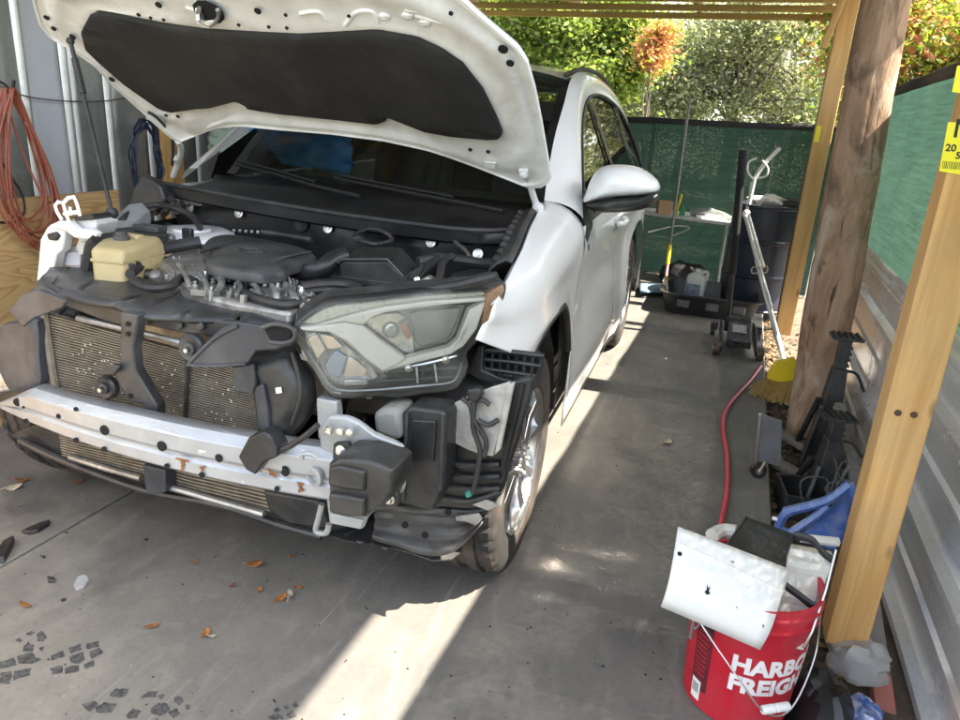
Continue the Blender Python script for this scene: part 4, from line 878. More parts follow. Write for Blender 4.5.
plate('cover_face', [(40, 285), (62, 297), (80, 299), (115, 308), (135, 314), (180, 317), (240, 322), (232, 332), (222, 340), (205, 336), (185, 334), (137, 324), (120, 326), (100, 320), (80, 312), (66, 307)], -.525, .02, MBG, bevel=.006)
plate('cover_slot', [(113, 307), (133, 303), (140, 306), (136, 311), (118, 313)], -.47, .01, MHOLE)
for x, y in ((180, 325), (201, 326), (150, 320)):
    q = MB(); q.lathe([(.012, 0), (.011, .006), (0, .007)], cu(x, y, -.53), aim((0, -1, .2)), 12); part('cover_clip', q, MBP)
b = MB(); b.tube([cu(x, y, -.50)+V((0, 0, 0)) for x, y in [(47+12*math.cos(a), 300+12*math.sin(a)) for a in [PI*.85+k*PI*1.2/12 for k in range(13)]]], .016, 8); part('cover_arch', b, MBG)
q = MB(); q.lathe([(.028, 0), (.026, .02), (.012, .02), (.012, .0)], cu(48, 302, -.46), aim((0, -1, 0)), 14); part('cover_plug', q, MBP)
fm = MBB
plate('side_flap', [(8, 311), (22, 294), (38, 290), (55, 296), (66, 301), (62, 308), (48, 313), (34, 318), (23, 327)], -.60, .01, fm, bevel=.003)
PF = [(0, 1), (-.014, .99), (-.024, .95), (-.03, .72), (-.022, .3)]
pillow('air_duct', [(3, 332), (9, 322), (27, 319), (45, 318), (47, 353), (49, 380), (40, 386), (27, 390), (15, 388), (4, 362)], -.50, MBB, PF)
plate('air_duct_lip', [(26, 389), (49, 379), (52, 398), (34, 394)], -.50, .03, MBP)
plate('bracket_bar', [(-8, 396), (14, 390), (30, 387), (26, 394), (8, 402), (-8, 408)], -.52, .03, MBP)
plate('headlight_bracket', [(-12, 372), (4, 375), (13, 380), (14, 386), (9, 391), (-12, 394)], -.45, .03, pm('cracked silver', (.6, .6, .58), .3, .5, var=.4, scale=40, bump=.4), bevel=.006)
hb = plate('hood_latch_brace', [(120, 312), (137, 315), (136, 332), (133, 349), (135, 370), (143, 384), (151, 397), (157, 406), (157, 428), (143, 428), (143, 404), (129, 403), (113, 373), (120, 360), (120, 336)], -.60, .035, MBG, bevel=.005)
plate('brace_arm', [(89, 372), (100, 370), (113, 364), (119, 367), (114, 375), (98, 376)], -.62, .012, MBG, hb); 
for x, y in ((128, 324), (128, 334), (130, 396)):
    q = MB(); q.lathe([(.007, 0), (.006, .003)], cu(x, y, -.602), aim((0, -1, 0)), 8); part('hole', q, MHOLE, hb)
def horn(x, y, u, r):
    q = MB(); q.lathe([(r, 0), (r, .016), (r*.85, .022), (r*.45, .018), (r*.42, .026), (r*.18, .028), (r*.16, .034), (0, .034)], cu(x, y, u), aim((0, -1, .05)), 24); o = part('horn', q, MBG, smooth=30)
    s = MB(); s.lathe([(.006, .03), (.006, .038)], cu(x, y, u), aim((0, -1, 0)), 6); part('horn_bolt', s, MSTL, o)
horn(110, 386, -.585, .033); horn(195, 347, -.56, .038)
pf = plate('side_flap', [(184, 367), (188, 360), (206, 342), (220, 329), (237, 322), (275, 327), (294, 335), (292, 345), (275, 350), (256, 351), (247, 365), (213, 367)], -.60, .012, fm, bevel=.004)
bar('flap_crease', [(190, 362), (215, 338), (238, 326)], -.602, .005, MBB, pf); bar('flap_crease', [(190, 365), (215, 366), (246, 364)], -.602, .004, MBB, pf)
plate('flap_hole', [(262, 327), (285, 325), (293, 332), (288, 342), (270, 341)], -.615, .008, MHOLE)
bar('flap_loop', [(262, 328), (275, 324), (292, 328), (295, 338), (285, 343), (270, 342)], -.62, .006, MBG)
pillow('air_duct', [(256, 352), (275, 350), (293, 347), (303, 360), (314, 377), (316, 404), (306, 424), (290, 440), (280, 447), (272, 434), (266, 422), (261, 387), (258, 373)], -.52, MBP, [(0, 1), (-.02, .985), (-.045, .88), (-.055, .65), (-.05, .3)])
bar('duct_groove', [(292, 352), (300, 380), (300, 400), (292, 425)], -.575, .006, MBP)
plate('sticker', [(275, 388), (281, 387), (282, 393), (276, 394)], -.577, .002, MSTK)
plate('hanging_tab', [(232, 367), (253, 364), (256, 384), (253, 394), (234, 392)], -.585, .012, fm); plate('hanging_tab', [(253, 387), (263, 384), (268, 408), (270, 432), (258, 430)], -.58, .014, fm)
plate('beam_foam', [(238, 457), (248, 438), (263, 432), (268, 434), (277, 448), (277, 457), (263, 463), (255, 475), (246, 470)], -.675, .05, MBP, bevel=.004)
bar('wire', [(318, 425), (305, 436), (290, 446), (278, 450), (270, 446)], -.66, .0075, MRUB)
# ---- headlight
HLN = V((-.60, 1, 0)); HL0 = V((.44, -.62, 0))
def hl(x, y, d=0.): p = cpl(x/4.364+290, y/4.364+280, HLN, HL0); return p+V((-.514, .857, 0))*d
def hlp(px, d0, d1, name, m, parent, bevel=.003, sm=True, **k):
    P = [hl(x, y, d0) for x, y in px]; P = spline(P, 3, True) if sm else P
    b = MB(); b.prism(P, V((-.514, .857, 0))*(d1-d0)); return part(name, b, m, parent, bevel=bevel, **k)
HO = [(25, 225), (45, 195), (130, 132), (200, 108), (400, 88), (600, 62), (800, 46), (900, 30), (935, 20), (946, 36), (935, 90), (900, 165), (855, 235), (800, 295), (772, 335), (780, 390), (762, 440), (720, 488), (600, 502), (480, 520), (380, 515), (220, 525), (160, 490), (118, 420), (60, 320), (28, 268)]
lamp = hlp(HO, .07, .16, 'headlight', pm('lamp housing', (.07, .072, .076), .3, .3, var=.6, scale=22, dirt=(.02, .02, .022), damt=.8, dscale=9), None, .01)
b = MB(); P = spline([hl(x, y, .068) for x, y in HO], 3, True); c = sum(P, V((0, 0, 0)))/len(P); b.loops([P, [p+V((.0, 0, 0))-V((-.514, .857, 0))*.05 for p in P]], cap=False); part('lamp_rim', b, MBP, lamp, solid=.006)
hlp([(45, 205), (135, 146), (205, 122), (400, 103), (600, 80), (860, 62), (863, 82), (600, 102), (420, 126), (300, 152), (110, 207)], .028, .055, 'light_guide', pm('dull light guide', (.46, .46, .41), .28, .15, var=.1, scale=9), lamp, .004, False)
hlp([(300, 153), (420, 127), (600, 103), (863, 83), (866, 100), (700, 116), (560, 132), (420, 152), (365, 172), (322, 208), (240, 192), (112, 208)], .018, .05, 'bezel_strip', MBEZ, lamp, .004, False)
hlp([(40, 216), (110, 209), (240, 193), (322, 209), (400, 272), (510, 348), (468, 382), (405, 408), (330, 352), (250, 278), (170, 236), (60, 230)], .012, .045, 'bezel_strip', MBEZ, lamp, .005, False)
hlp([(410, 410), (470, 383), (512, 350), (700, 302), (738, 268), (788, 136), (860, 101), (850, 140), (822, 222), (765, 298), (705, 335), (545, 374)], .016, .045, 'bezel_strip', MBEZ, lamp, .005, False)
hlp([(862, 66), (935, 26), (940, 50), (900, 150), (838, 236), (846, 175)], .010, .04, 'amber_marker', MAMB, lamp, .003, False)
hlp([(322, 210), (365, 173), (420, 153), (786, 137), (738, 268), (700, 302), (512, 350), (400, 272)], .062, .069, 'inner_bowl', pm('smoky bowl', (.34, .35, .335), .3, .4, var=.25, scale=14), lamp, 0, False)
hlp([(332, 214), (370, 182), (440, 166), (500, 172), (530, 210), (560, 335), (512, 346), (405, 272)], .050, .060, 'inner_reflector', pm('silver inner reflector', (.60, .61, .60), .18, .75, var=.4, scale=14, dirt=(.24, .24, .23), damt=.6, dscale=20, bump=.6, bscale=24), lamp, .005)
hlp([(540, 166), (700, 150), (765, 150), (722, 262), (690, 288), (575, 318), (548, 230)], .052, .060, 'smoky_pane', pm('smoky pane', (.22, .23, .225), .22, .3, var=.3, scale=8), lamp, .004)
b = MB(); b.lathe([(.022, 0), (.021, .004), (.012, .008), (0, .009)], hl(450, 242, .050), aim((.514, -.857, 0)), 20); part('projector_lens', b, pm('projector glass', (.45, .46, .44), .12, .6, var=.3), lamp, smooth=60)
hlp([(490, 215), (515, 208), (540, 262), (520, 280)], .040, .044, 'turn_bulb', pm('faint orange', (.42, .22, .14), .3, var=.3), lamp, .004)
hlp([(60, 252), (170, 242), (250, 288), (330, 358), (398, 412), (385, 468), (230, 500), (165, 470), (110, 400)], .058, .068, 'reflector_bowl', pm('wavy reflector', (.50, .53, .58), .2, .8, var=.5, scale=16, dirt=(.16, .165, .17), damt=.6, dscale=24, bump=.5, bscale=30), lamp, .004)
RF = [[(150, 402), (205, 335), (258, 362), (225, 455), (172, 448)], [(262, 362), (300, 380), (345, 420), (330, 455), (235, 455)], [(75, 280), (120, 260), (160, 330), (120, 380)], [(130, 262), (190, 270), (240, 320), (205, 330), (165, 330)]]
for i, q in enumerate(RF): hlp(q, .050, .062, 'reflector_facet', MREFL if i else pm('blue reflector', (.30, .42, .66), .12, .9), lamp, .002, False)
hlp([(235, 465), (345, 462), (350, 490), (240, 492)], .045, .06, 'reflector_facet', MREFL, lamp, .003, False)
for (x0, y0, x1, y1) in ((380, 430, 760, 410), (390, 470, 740, 450), (590, 380, 590, 470), (70, 240, 200, 250)):
    q = MB(); q.tube([hl(x0, y0, .045), hl(x1, y1, .045)], .006, 6); part('lamp_rib', q, MBP, lamp)
for l in ([(75, 330), (130, 415), (178, 482), (240, 505), (400, 500), (600, 482), (712, 468), (748, 430), (760, 380)], [(395, 425), (470, 405), (600, 385), (740, 350)], [(560, 400), (565, 470)], [(640, 385), (650, 465)]):
    q = MB(); q.tube(spline([hl(x, y, .034) for x, y in l], 5), .0045, 6); part('lamp_edge', q, MREFL, lamp)
for x, y in ((525, 407), (690, 370)):
    q = MB(); q.lathe([(.012, 0), (.010, .02), (0, .024)], hl(x, y, .05), aim((.514, -.857, .1)), 12); part('lamp_bulb', q, MSTL, lamp)
for l in ([(200, 260), (300, 340), (420, 440)], [(220, 250), (320, 330), (430, 420)], [(55, 320), (120, 425), (170, 500), (225, 515)]):
    q = MB(); q.tube(spline([hl(x, y, .03) for x, y in l], 4), .004, 6); part('lamp_rib', q, MREFL, lamp)
b = MB(); P = spline([hl(x, y, .016) for x, y in HO], 3, True); c = sum(P, V((0, 0, 0)))/len(P); dn = V((.514, -.857, .15))
b.loops([P]+[[c+(p-c)*s+dn*h for p in P] for s, h in ((.99, .004), (.95, .007), (.75, .010), (.5, .012), (.2, .013), (.02, .013))]); part('lamp_lens', b, MLENS, lamp, smooth=70)
for l in ([(120, 330+0), (40, 360), (50, 385), (100, 395)], [(310, 520), (390, 520), (365, 560), (345, 560)], [(700, 490), (745, 480), (730, 520), (705, 515)]):
    hlp(l, .06, .066, 'lamp_tab', MLIN, lamp, .002, False)
bar('lamp_top_trim', [(303, 328), (330, 305), (380, 298), (450, 287), (497, 276)], -.40, .012, MRUB)
# ---- below the headlight
plate('mount_plate', [(318, 430), (329, 416), (345, 417), (353, 420), (360, 424), (373, 434), (393, 442), (402, 447), (404, 470), (403, 487), (396, 493), (389, 498), (367, 518), (362, 530), (329, 524), (322, 470)], -.60, .02, MPLT, bevel=.006)
bar('plate_edge', [(360, 424), (374, 435), (394, 443), (403, 449), (404, 470), (403, 487), (397, 493)], -.612, .006, MPLT)
plate('mount_plate', [(316, 398), (336, 402), (338, 420), (330, 424), (318, 440)], -.56, .03, MPLT, bevel=.004)
mb = None
BX = [(327, 464), (338, 458), (368, 460), (385, 466), (393, 471), (394, 490), (385, 505), (366, 519), (346, 518), (328, 514)]
P = [cu(x, y, -.72) for x, y in BX]; c = sum(P, V((0, 0, 0)))/len(P); b = MB()
b.loops([[p+V((0, .11, 0)) for p in P], [p+V((0, .03, 0)) for p in P], [c+(p-c)*.97+V((0, .005, 0)) for p in P], [c+(p-c)*.90 for p in P]]); mb = part('beam_end_box', b, MBP, bevel=.005, smooth=30)
plate('box_step', [(328, 494), (345, 496), (364, 500), (364, 518), (346, 517), (329, 513)], -.735, .02, MBP, mb, bevel=.006); plate('box_step', [(328, 468), (340, 466), (365, 472), (365, 492), (345, 490), (328, 486)], -.728, .015, MBP, mb, bevel=.006)
for x, y in ((341, 450), (358, 453), (391, 469), (390, 499)):
    plate('bolt_lug', [(x-8, y-6), (x+6, y-7), (x+9, y+2), (x+6, y+9), (x-9, y+9)], -.64, .02, MBP, mb, bevel=.004)
    q = MB(); q.lathe([(.013, 0), (.013, .003), (.0085, .004), (.0085, .012), (.006, .014), (0, .014)], cu(x, y, -.642), aim((0, -1, 0)), 12); part('bolt', q, MSTL, mb, smooth=30)
for x, y in ((341, 431), (351, 432), (329, 430)):
    q = MB(); q.lathe([(.011, 0), (.010, .010), (.004, .012), (0, .012)], cu(x, y, -.615), aim((0, -1, 0)), 10); part('bolt', q, MSTL)
bar('beam_hook', [(322, 504), (318, 520), (316, 531), (326, 533), (329, 524)], -.58, .008, MPLT); plate('lower_tab', [(329, 514), (364, 520), (361, 530), (330, 524)], -.66, .01, MPLT)
bar('beam_loop', [(302, 459), (303, 454), (312, 454), (316, 458)], -.66, .006, MPLT)
plate('canister', [(372, 413), (384, 409), (399, 410), (402, 440), (392, 441), (374, 434)], -.52, .10, pm('dull grey canister', (.17, .18, .165), .6, dirt=(.28, .27, .25)), bevel=.015)
wbx = plate('resonator_box', [(404, 411), (411, 407), (442, 411), (447, 418), (444, 489), (433, 511), (398, 504), (402, 467)], -.50, .09, MBP, bevel=.008)
plate('box_panel', [(412, 420), (436, 421), (434, 462), (410, 461)], -.508, .01, MBK, wbx, bevel=.004)
for (a, c_) in (((407, 413), (403, 500)), ((443, 416), (440, 490))): bar('box_rib', [a, ((a[0]+c_[0])/2, (a[1]+c_[1])/2), c_], -.506, .005, MBG, wbx)
plate('splash_liner', [(443, 412), (455, 403), (467, 397), (490, 388), (510, 382), (507, 403), (500, 432), (493, 457), (480, 455), (467, 450), (447, 440)], -.425, .012, MLIN, bevel=.004)
plate('liner_lip', [(506, 386), (514, 383), (500, 450), (494, 456)], -.432, .02, MLIN)
for l in ([(475, 398), (473, 427), (480, 450), (477, 473), (473, 493)], [(462, 398), (470, 405), (474, 420), (486, 440), (484, 456)], [(470, 402), (482, 400), (490, 405)], [(478, 420), (488, 425), (498, 420)]):
    bar('wire_harness', l, -.445, .007, MRUB)
plate('connector', [(466, 390), (478, 388), (482, 396), (476, 404), (467, 400)], -.46, .03, MBP, bevel=.006); plate('green_clip', [(464, 493), (470, 491), (472, 497), (466, 499)], -.44, .012, pm('green clip', (.05, .25, .2), .5))
# lattice bracket under the fender corner
lb = plate('fender_bracket', [(466, 372), (478, 346), (484, 346), (482, 370), (500, 378), (520, 382), (521, 387), (500, 385), (478, 380)], -.30, .03, MBP, bevel=.004)
bar('lattice_bar', [(482, 350), (510, 352), (544, 356)], -.28, .008, MBP, lb); bar('lattice_bar', [(481, 359), (512, 362), (541, 366)], -.28, .006, MBP, lb); bar('lattice_bar', [(480, 368), (510, 372), (536, 376)], -.28, .006, MBP, lb); bar('lattice_bar', [(500, 380), (520, 384), (532, 380)], -.28, .007, MBP, lb)
for i in range(8): x = 485+i*8; bar('lattice_bar', [(x, 349+i*.7), (x-1, 362+i), (x-2, 376+i*.9)], -.28, .0045, MBP, lb)
plate('lattice_back', [(482, 350), (544, 356), (534, 378), (480, 372)], -.25, .01, MHOLE, lb)
# wheel-arch splash shield: ribbed front wall and holed tray
plate('splash_wall', [(441, 440), (470, 440), (500, 432), (512, 382), (531, 377), (533, 384), (525, 412), (519, 436), (508, 470), (503, 490), (492, 508), (470, 510), (440, 508), (433, 511)], -.40, .03, MBP, bevel=.006)
for y_ in (462, 474, 486, 498): bar('wall_rib', [(442, y_), (470, y_+3), (500, y_+2 if y_ < 490 else y_-6)], -.407, .010, MBP)
def ramp_sheet():
    A_ = spline([cu(x, y, -.40) for x, y in ((372, 506), (400, 506), (440, 508), (470, 510), (493, 506))], 6); B_ = spline([cu(x, y, -.43) for x, y in ((372, 540), (395, 547), (433, 556), (458, 549), (480, 526))], 6); b = MB()
    b.grid([[a.lerp(c, j/8)+V((0, .022*math.sin(PI*j/8)-.006*(j % 2)+.006*mnoise.noise(a*14+V((j, 0, 0))), 0)) for j in range(9)] for a, c in zip(A_, B_)]); return part('tray_ramp', b, MBG, solid=.004, smooth=25)
ramp_sheet()
for x_, y_ in ((448, 512), (425, 535), (405, 525)): q = MB(); q.lathe([(.010, 0), (.009, .004), (0, .004)], cu(x_, y_, -.445), aim((0, -1, .3)), 10); part('hole', q, MHOLE)
bar('wall_groove', [(522, 384), (517, 410), (509, 440), (502, 470)], -.407, .007, MBK)
plate('liner_bit', [(472, 505), (486, 500), (496, 505), (498, 498), (503, 494), (500, 506), (488, 511)], -.418, .01, MLIN, bevel=.002); plate('liner_bit', [(455, 517), (478, 514), (482, 520), (476, 526), (466, 522), (456, 521)], -.418, .01, MLIN, bevel=.002)
TZ = .215; TR = [(322, 533), (345, 528), (385, 508), (440, 507), (485, 500), (493, 507), (478, 528), (464, 540), (461, 552), (452, 559), (433, 561), (413, 554), (390, 547), (345, 541)]
T2 = [cz(x, y, TZ) for x, y in TR]; H2 = [(cz(x, y, TZ), r) for x, y, r in ((433, 551, .010), (449, 547, .0105), (458, 542, .006), (415, 544, .009), (386, 547, .007), (448, 512, .010), (395, 530, .008))]
sheet_holes('splash_tray', [(p.x, p.y) for p in T2], [(p.x, p.y, r) for p, r in H2], .004, MBG, car, Mx.Translation((0, 0, TZ)))
for l in ([(345, 535), (385, 515), (400, 509)], [(372, 544), (410, 522), (425, 510)], [(400, 548), (432, 528), (452, 510)], [(440, 540), (462, 524), (478, 508)]):
    b = MB(); b.tube(spline([cz(x, y, TZ+.002) for x, y in l], 4), .006, 6); part('tray_rib', b, MBG)
for x, y in ((361, 541), (386, 547)): q = MB(); q.lathe([(.014, 0), (.012, .006), (.006, .007), (0, .007)], cz(x, y, TZ+.002), None, 12); part('tray_clip', q, MBP)


# ================================================================== ENGINE BAY
part('engine_block', MB().box((-.08, .06, .62), (.74, .42, .36)), MALU, bevel=.03)
hd_ = MB(); rg = random.Random(5)
for i in range(190):
    x = rg.uniform(172, 312); y = 264+(x-170)*.165+rg.uniform(-3, 25); p = cz(x, y, .886+rg.uniform(-.012, .008)); s = rg.uniform(.008, .022)
    if i % 2: hd_.box(p, (s*rg.uniform(.8, 2.6), s, rg.uniform(.012, .028)), rotm(rg.uniform(-.1, .1), rg.uniform(-.1, .1), .04+rg.uniform(-.1, .1)))
    else: hd_.lathe([(s*.5, -.02), (s*.5, .010), (s*.3, .013), (s*.3, .022), (0, .023)], p, rotm(rg.uniform(-.3, .3), rg.uniform(-.3, .3)), 8)
for i in range(7):
    q = [cz(178+18*i+rg.uniform(-4, 4), 264+3.2*i+rg.uniform(0, 6), .905), cz(186+18*i, 276+3.2*i, .912), cz(182+18*i+rg.uniform(-3, 9), 288+2.6*i, .895)]; hd_.tube(spline(q, 4), rg.uniform(.006, .012), 7)
tag(part('engine_fittings', hd_, pm('dirty engine metal', (.34, .335, .32), .45, .65, var=.5, scale=18, dirt=(.05, .048, .045), damt=.85, dscale=14, bump=.3, bscale=70), bevel=.002), kind='stuff')
shelf('cylinder_head', [(168, 268), (205, 264), (262, 276), (310, 285), (318, 302), (290, 312), (235, 302), (185, 290)], .885, .10, MALU, bevel=.012)
shelf('cam_cover', [(158, 262), (178, 246), (200, 244), (212, 268), (205, 276), (175, 274)], .905, .08, MALU, bevel=.015)
for i in range(9):
    x = 205+i*12; p = cz(x, 278+i*2.0, .892); q = MB(); q.lathe([(.012, 0), (.012, .012), (.007, .014), (.007, .02)], p, rotm(-.3), 8); part('head_bolt', q, MSTL)
def bay_tube(name, l, r, m=MRUB, z=.9, n=8):
    b = MB(); b.tube(spline([cz(q[0], q[1], q[2] if len(q) > 2 else z) for q in l], 5), r, n); return part(name, b, m)
ec = [(203, 246), (210, 238), (222, 235), (240, 236), (270, 241), (298, 247), (311, 252), (316, 257), (303, 262), (290, 266), (284, 271), (265, 274), (240, 271), (218, 267), (207, 264), (206, 260), (212, 257)]
P = spline([cz(x, y, .945) for x, y in ec], 3, True); c = sum(P, V((0, 0, 0)))/len(P); b = MB(); b.loops([[p+V((0, 0, -.028)) for p in P], [p+V((0, 0, -.006)) for p in P]]+[[c+(p-c)*s+V((0, 0, h)) for p in P] for s, h in ((.97, .002), (.92, .006), (.5, .010), (.02, .011))]); ecv = part('engine_cover', b, MBG, smooth=40)
def ell(cx, cy, ax, ay, r=.0022): q = MB(); q.tube([c+V((cx+ax*math.cos(a), cy+ay*math.sin(a), .0125)) for a in [2*PI*k/28 for k in range(28)]], r, 6, True); part('emblem_ring', q, MBP, ecv)
ell(0, 0, .045, .030); ell(0, .006, .030, .011); ell(0, 0, .012, .028)
for o in (-.12, .13):
    q = MB(); q.tube(spline([c+V((o, -.10, .008)), c+V((o*1.05, 0, .012)), c+V((o*1.1, .10, .008))], 4), .006, 6); part('cover_ridge', q, MBG, ecv)
# air box
L0 = [cu(x, y, -.10) for x, y in ((339, 292), (338, 263), (343, 260), (388, 260), (406, 279), (405, 296))]; L1 = [cu(x, y, .12) for x, y in ((352, 285), (356, 249), (364, 246), (402, 247), (419, 266), (419, 288))]
c0 = sum(L0, V((0, 0, 0)))/6; b = MB(); b.loops([L1, L0]); abx = part('air_box', b, MBP, bevel=.010, seg=3)
b = MB(); b.tube([L0[1]+V((0, -.003, 0)), L0[2]+V((0, -.004, .002)), L0[3]+V((0, -.004, .002)), L0[4]+V((0, -.003, 0))], .0045, 6); part('box_seam', b, MBG, abx)
b = MB(); b.box(L0[0].lerp(L0[5], .5)+V((.0, -.004, .035)), (.27, .012, .022)); part('box_flange', b, MBP, abx, bevel=.003)
for k in range(8):
    q = MB(); p = cu(388+k*4.6, 292-k*3.2, -.11); q.box(p, (.012, .012, .035), rotm(0, .5, 0)); part('duct_rib', q, MRUB, abx)
bay_tube('intake_hose', [(286, 270, .90), (303, 272, .91), (322, 268, .93), (334, 260, .95), (346, 256, .96)], .028, MBP, n=12); bay_tube('outlet_hose', [(404, 290, .90), (416, 280, .92), (428, 270, .94), (440, 262, .96)], .024, MBP, n=12)
q = MB(); q.lathe([(.030, -.008), (.030, .008)], cz(415, 281, .92), aim((.5, .5, .3)), 18, False); part('hose_clamp', q, MSTL)
shelf('fuse_box', [(439, 283), (452, 272), (470, 268), (488, 268), (499, 276), (497, 289), (470, 292), (440, 292)], .945, .10, MBP, bevel=.012)
plate('vacuum_canister', [(398, 262), (406, 256), (416, 258), (420, 268), (412, 276), (402, 272)], .02, .05, MBP) if False else None
plate('coolant_shield', [(418, 281), (427, 276), (436, 281), (432, 292), (421, 298), (416, 292)], -.12, .03, pm('crumpled foil', (.55, .54, .5), .35, .8, var=.4, scale=40, bump=.8, bscale=60), bevel=.006)
bay_tube('heater_hose', [(418, 262, .95), (436, 258, .96), (460, 260, .96), (482, 263, .96), (496, 264, .97)], .016); bay_tube('heater_hose', [(436, 290, .93), (440, 275, .95), (443, 262, .97), (452, 256, .98)], .012)
bay_tube('sensor_wire', [(352, 236, .99), (368, 229, 1.0), (384, 232, 1.0), (392, 240, .98), (376, 244, .98), (358, 240, .98)], .007); bay_tube('sensor_wire', [(455, 242, .98), (465, 250, .98), (470, 257, .97)], .006, MSTL)
for l in ([(300, 287), (330, 284), (355, 287), (362, 300)], [(300, 293), (325, 290), (350, 292)], [(310, 300), (330, 296), (345, 293), (362, 296)], [(130, 268), (140, 258), (165, 250), (190, 243), (205, 238)], [(130, 274), (150, 262), (180, 262), (195, 272)], [(135, 282), (150, 288), (170, 286), (182, 278), (195, 282)], [(196, 260), (200, 250), (206, 244)], [(240, 292), (262, 300), (285, 305), (300, 302)], [(170, 275), (190, 280), (215, 286), (240, 288)]):
    bay_tube('hose', l, rnd(.008, .016), z=.885+rnd(-.01, .02))
bay_tube('radiator_hose', [(132, 266, .90), (150, 252, .92), (176, 246, .93), (200, 242, .94)], .020, n=10)
for i in range(9):
    p = cz(150+i*6.5, 276+3*math.sin(i*2.2), .86); q = MB(); q.lathe([(.020, -.02), (.024, 0), (.018, .02), (.008, .024)], p, rotm(rnd(-1, 1), rnd(-1, 1)), 10); part('pulley' if i % 2 else 'connector', q, MALU if i % 3 else MBP)
plate('injector_rail', [(298, 262), (306, 256), (312, 264), (310, 276), (302, 282)], -.08, .04, MALU, bevel=.006); shelf('ignition_box', [(298, 296), (330, 288), (334, 294), (322, 304), (302, 310)], .875, .05, MBP, bevel=.006)
for l in ([(300, 312), (345, 296), (360, 292)], [(312, 308), (352, 300), (372, 292)]): bay_tube('support_bar', l, .010, MBG, z=.885)
# reservoir, strut tower, right apron
RB = [(91, 268), (90, 246), (96, 241), (160, 235), (163, 241), (163, 256), (140, 270), (118, 274)]
L0 = [cu(x, y, -.22) for x, y in RB]; 
T0 = [cz(x, y, .955) for x, y in ((90, 248), (100, 239), (120, 236), (159, 234), (163, 241), (140, 247), (122, 251))]; b = MB(); c = sum(T0, V((0, 0, 0)))/len(T0)
b.loops([[p+V((0, 0, -.15)) for p in T0], [p+V((0, 0, -.012)) for p in T0], [c+(p-c)*.96 for p in T0], [c+(p-c)*.5+V((0, 0, .008)) for p in T0]]); tank = part('coolant_tank', b, MTANK, bevel=.012, seg=3)
b = MB(); b.loops([[c+(p-c)*1.02+V((0, 0, -.03)) for p in T0], [c+(p-c)*1.03+V((0, 0, -.035)) for p in T0], [c+(p-c)*1.02+V((0, 0, -.04)) for p in T0]], cap=False); part('tank_seam', b, MTANK, tank)
b = MB(); b.loops([[c+(p-c)*1.006+V((0, 0, -.10-.02*mnoise.noise(p*8))) for p in T0], [c+(p-c)*1.006+V((0, 0, -.149)) for p in T0]], cap=False); part('coolant_level', b, pm('pink coolant stain', (.58, .26, .15), .45, var=.2, scale=7, dirt=(.48, .36, .17), damt=.8, dscale=6), tank)
q = MB(); q.lathe([(.024, 0), (.024, .014), (.018, .018), (.018, .026), (0, .027)], cz(122, 240, .962), rotm(), 14); part('tank_cap', q, MBG, tank)
q = MB(); q.box(cz(132, 237, .965), (.07, .035, .02)); part('tank_spout', q, MTANK, tank, bevel=.006)
shelf('coolant', [(120, 272), (160, 256), (166, 262), (150, 274), (128, 278)], .865, .06, MCOOL, bevel=.01)
shelf('battery_tray', [(96, 236), (112, 228), (162, 224), (168, 233), (130, 236)], .965, .05, MBP, bevel=.008); q = MB(); q.box(cz(150, 228, .975), (.10, .05, .02)); part('tray_clip', q, MBG, bevel=.004)
q = MB(); pc_ = V((-.50, .22, .90)); q.lathe([(.17, -.12), (.165, -.02), (.15, .015), (.12, .03), (.07, .028), (.068, .036), (.03, .038), (0, .038)], pc_, rotm(), 32); part('strut_tower', q, MPT, smooth=40)
q = MB(); q.box(cu(188, 234, .05), (.04, .02, .04)); part('tower_clip', q, MBP, bevel=.005); q = MB(); q.lathe([(.02, 0), (.02, .01), (.01, .012), (.01, .02)], cu(171, 239, .05), aim((0, -1, .4)), 12); part('tower_bolt', q, MSTL)
plate('hinge_cover', [(128, 205), (134, 187), (142, 176), (152, 180), (160, 186), (165, 200), (155, 212), (140, 214)], .30, .05, MBG, bevel=.008)
bay_tube('wire_loom', [(122, 220, .98), (135, 210, .99), (155, 205, 1.0), (175, 208, 1.0), (192, 216, .98), (200, 228, .96)], .012)
for i in range(14):
    q = MB(); p = cu(140+i*3.1, 205+8*math.sin(i*1.7), .33); q.lathe([(.014, -.012), (.014, .012)], p, rotm(rnd(-1, 1), rnd(-1, 1)), 8); part('loom_coil', q, MRUB)
shelf('apron_rail', [(95, 228), (112, 218), (128, 204), (143, 202), (150, 210), (128, 224), (104, 233)], lambda i: (.965, .985, 1.01, 1.015, 1.0, .975, .955)[i], .05, MPLT, bevel=.008)
AU = -.25
ap = plate('apron_bracket', [(36, 281), (38, 262), (40, 239), (47, 227), (56, 222), (66, 225), (64, 240), (62, 250), (56, 255), (52, 275), (46, 282)], AU, .04, MPT, bevel=.006)
plate('bracket_boss', [(46, 234), (54, 232), (58, 236), (55, 241), (48, 240)], AU-.012, .02, MBP, ap, bevel=.004); plate('bracket_arm', [(47, 226), (58, 221), (68, 222), (76, 229), (90, 230), (96, 233), (94, 239), (84, 240), (74, 238), (66, 232), (56, 229)], AU-.02, .03, MPT, ap, bevel=.006)
for l in ([(62, 220), (57, 212), (55, 205), (58, 202), (63, 203), (66, 213), (69, 222)], [(63, 203), (68, 198), (74, 197), (77, 204), (80, 216)], [(70, 207), (70, 215)], [(64, 214), (79, 212)]): bar('bracket_loop', l, AU, .0065, MPT, ap, n=4, k=1)
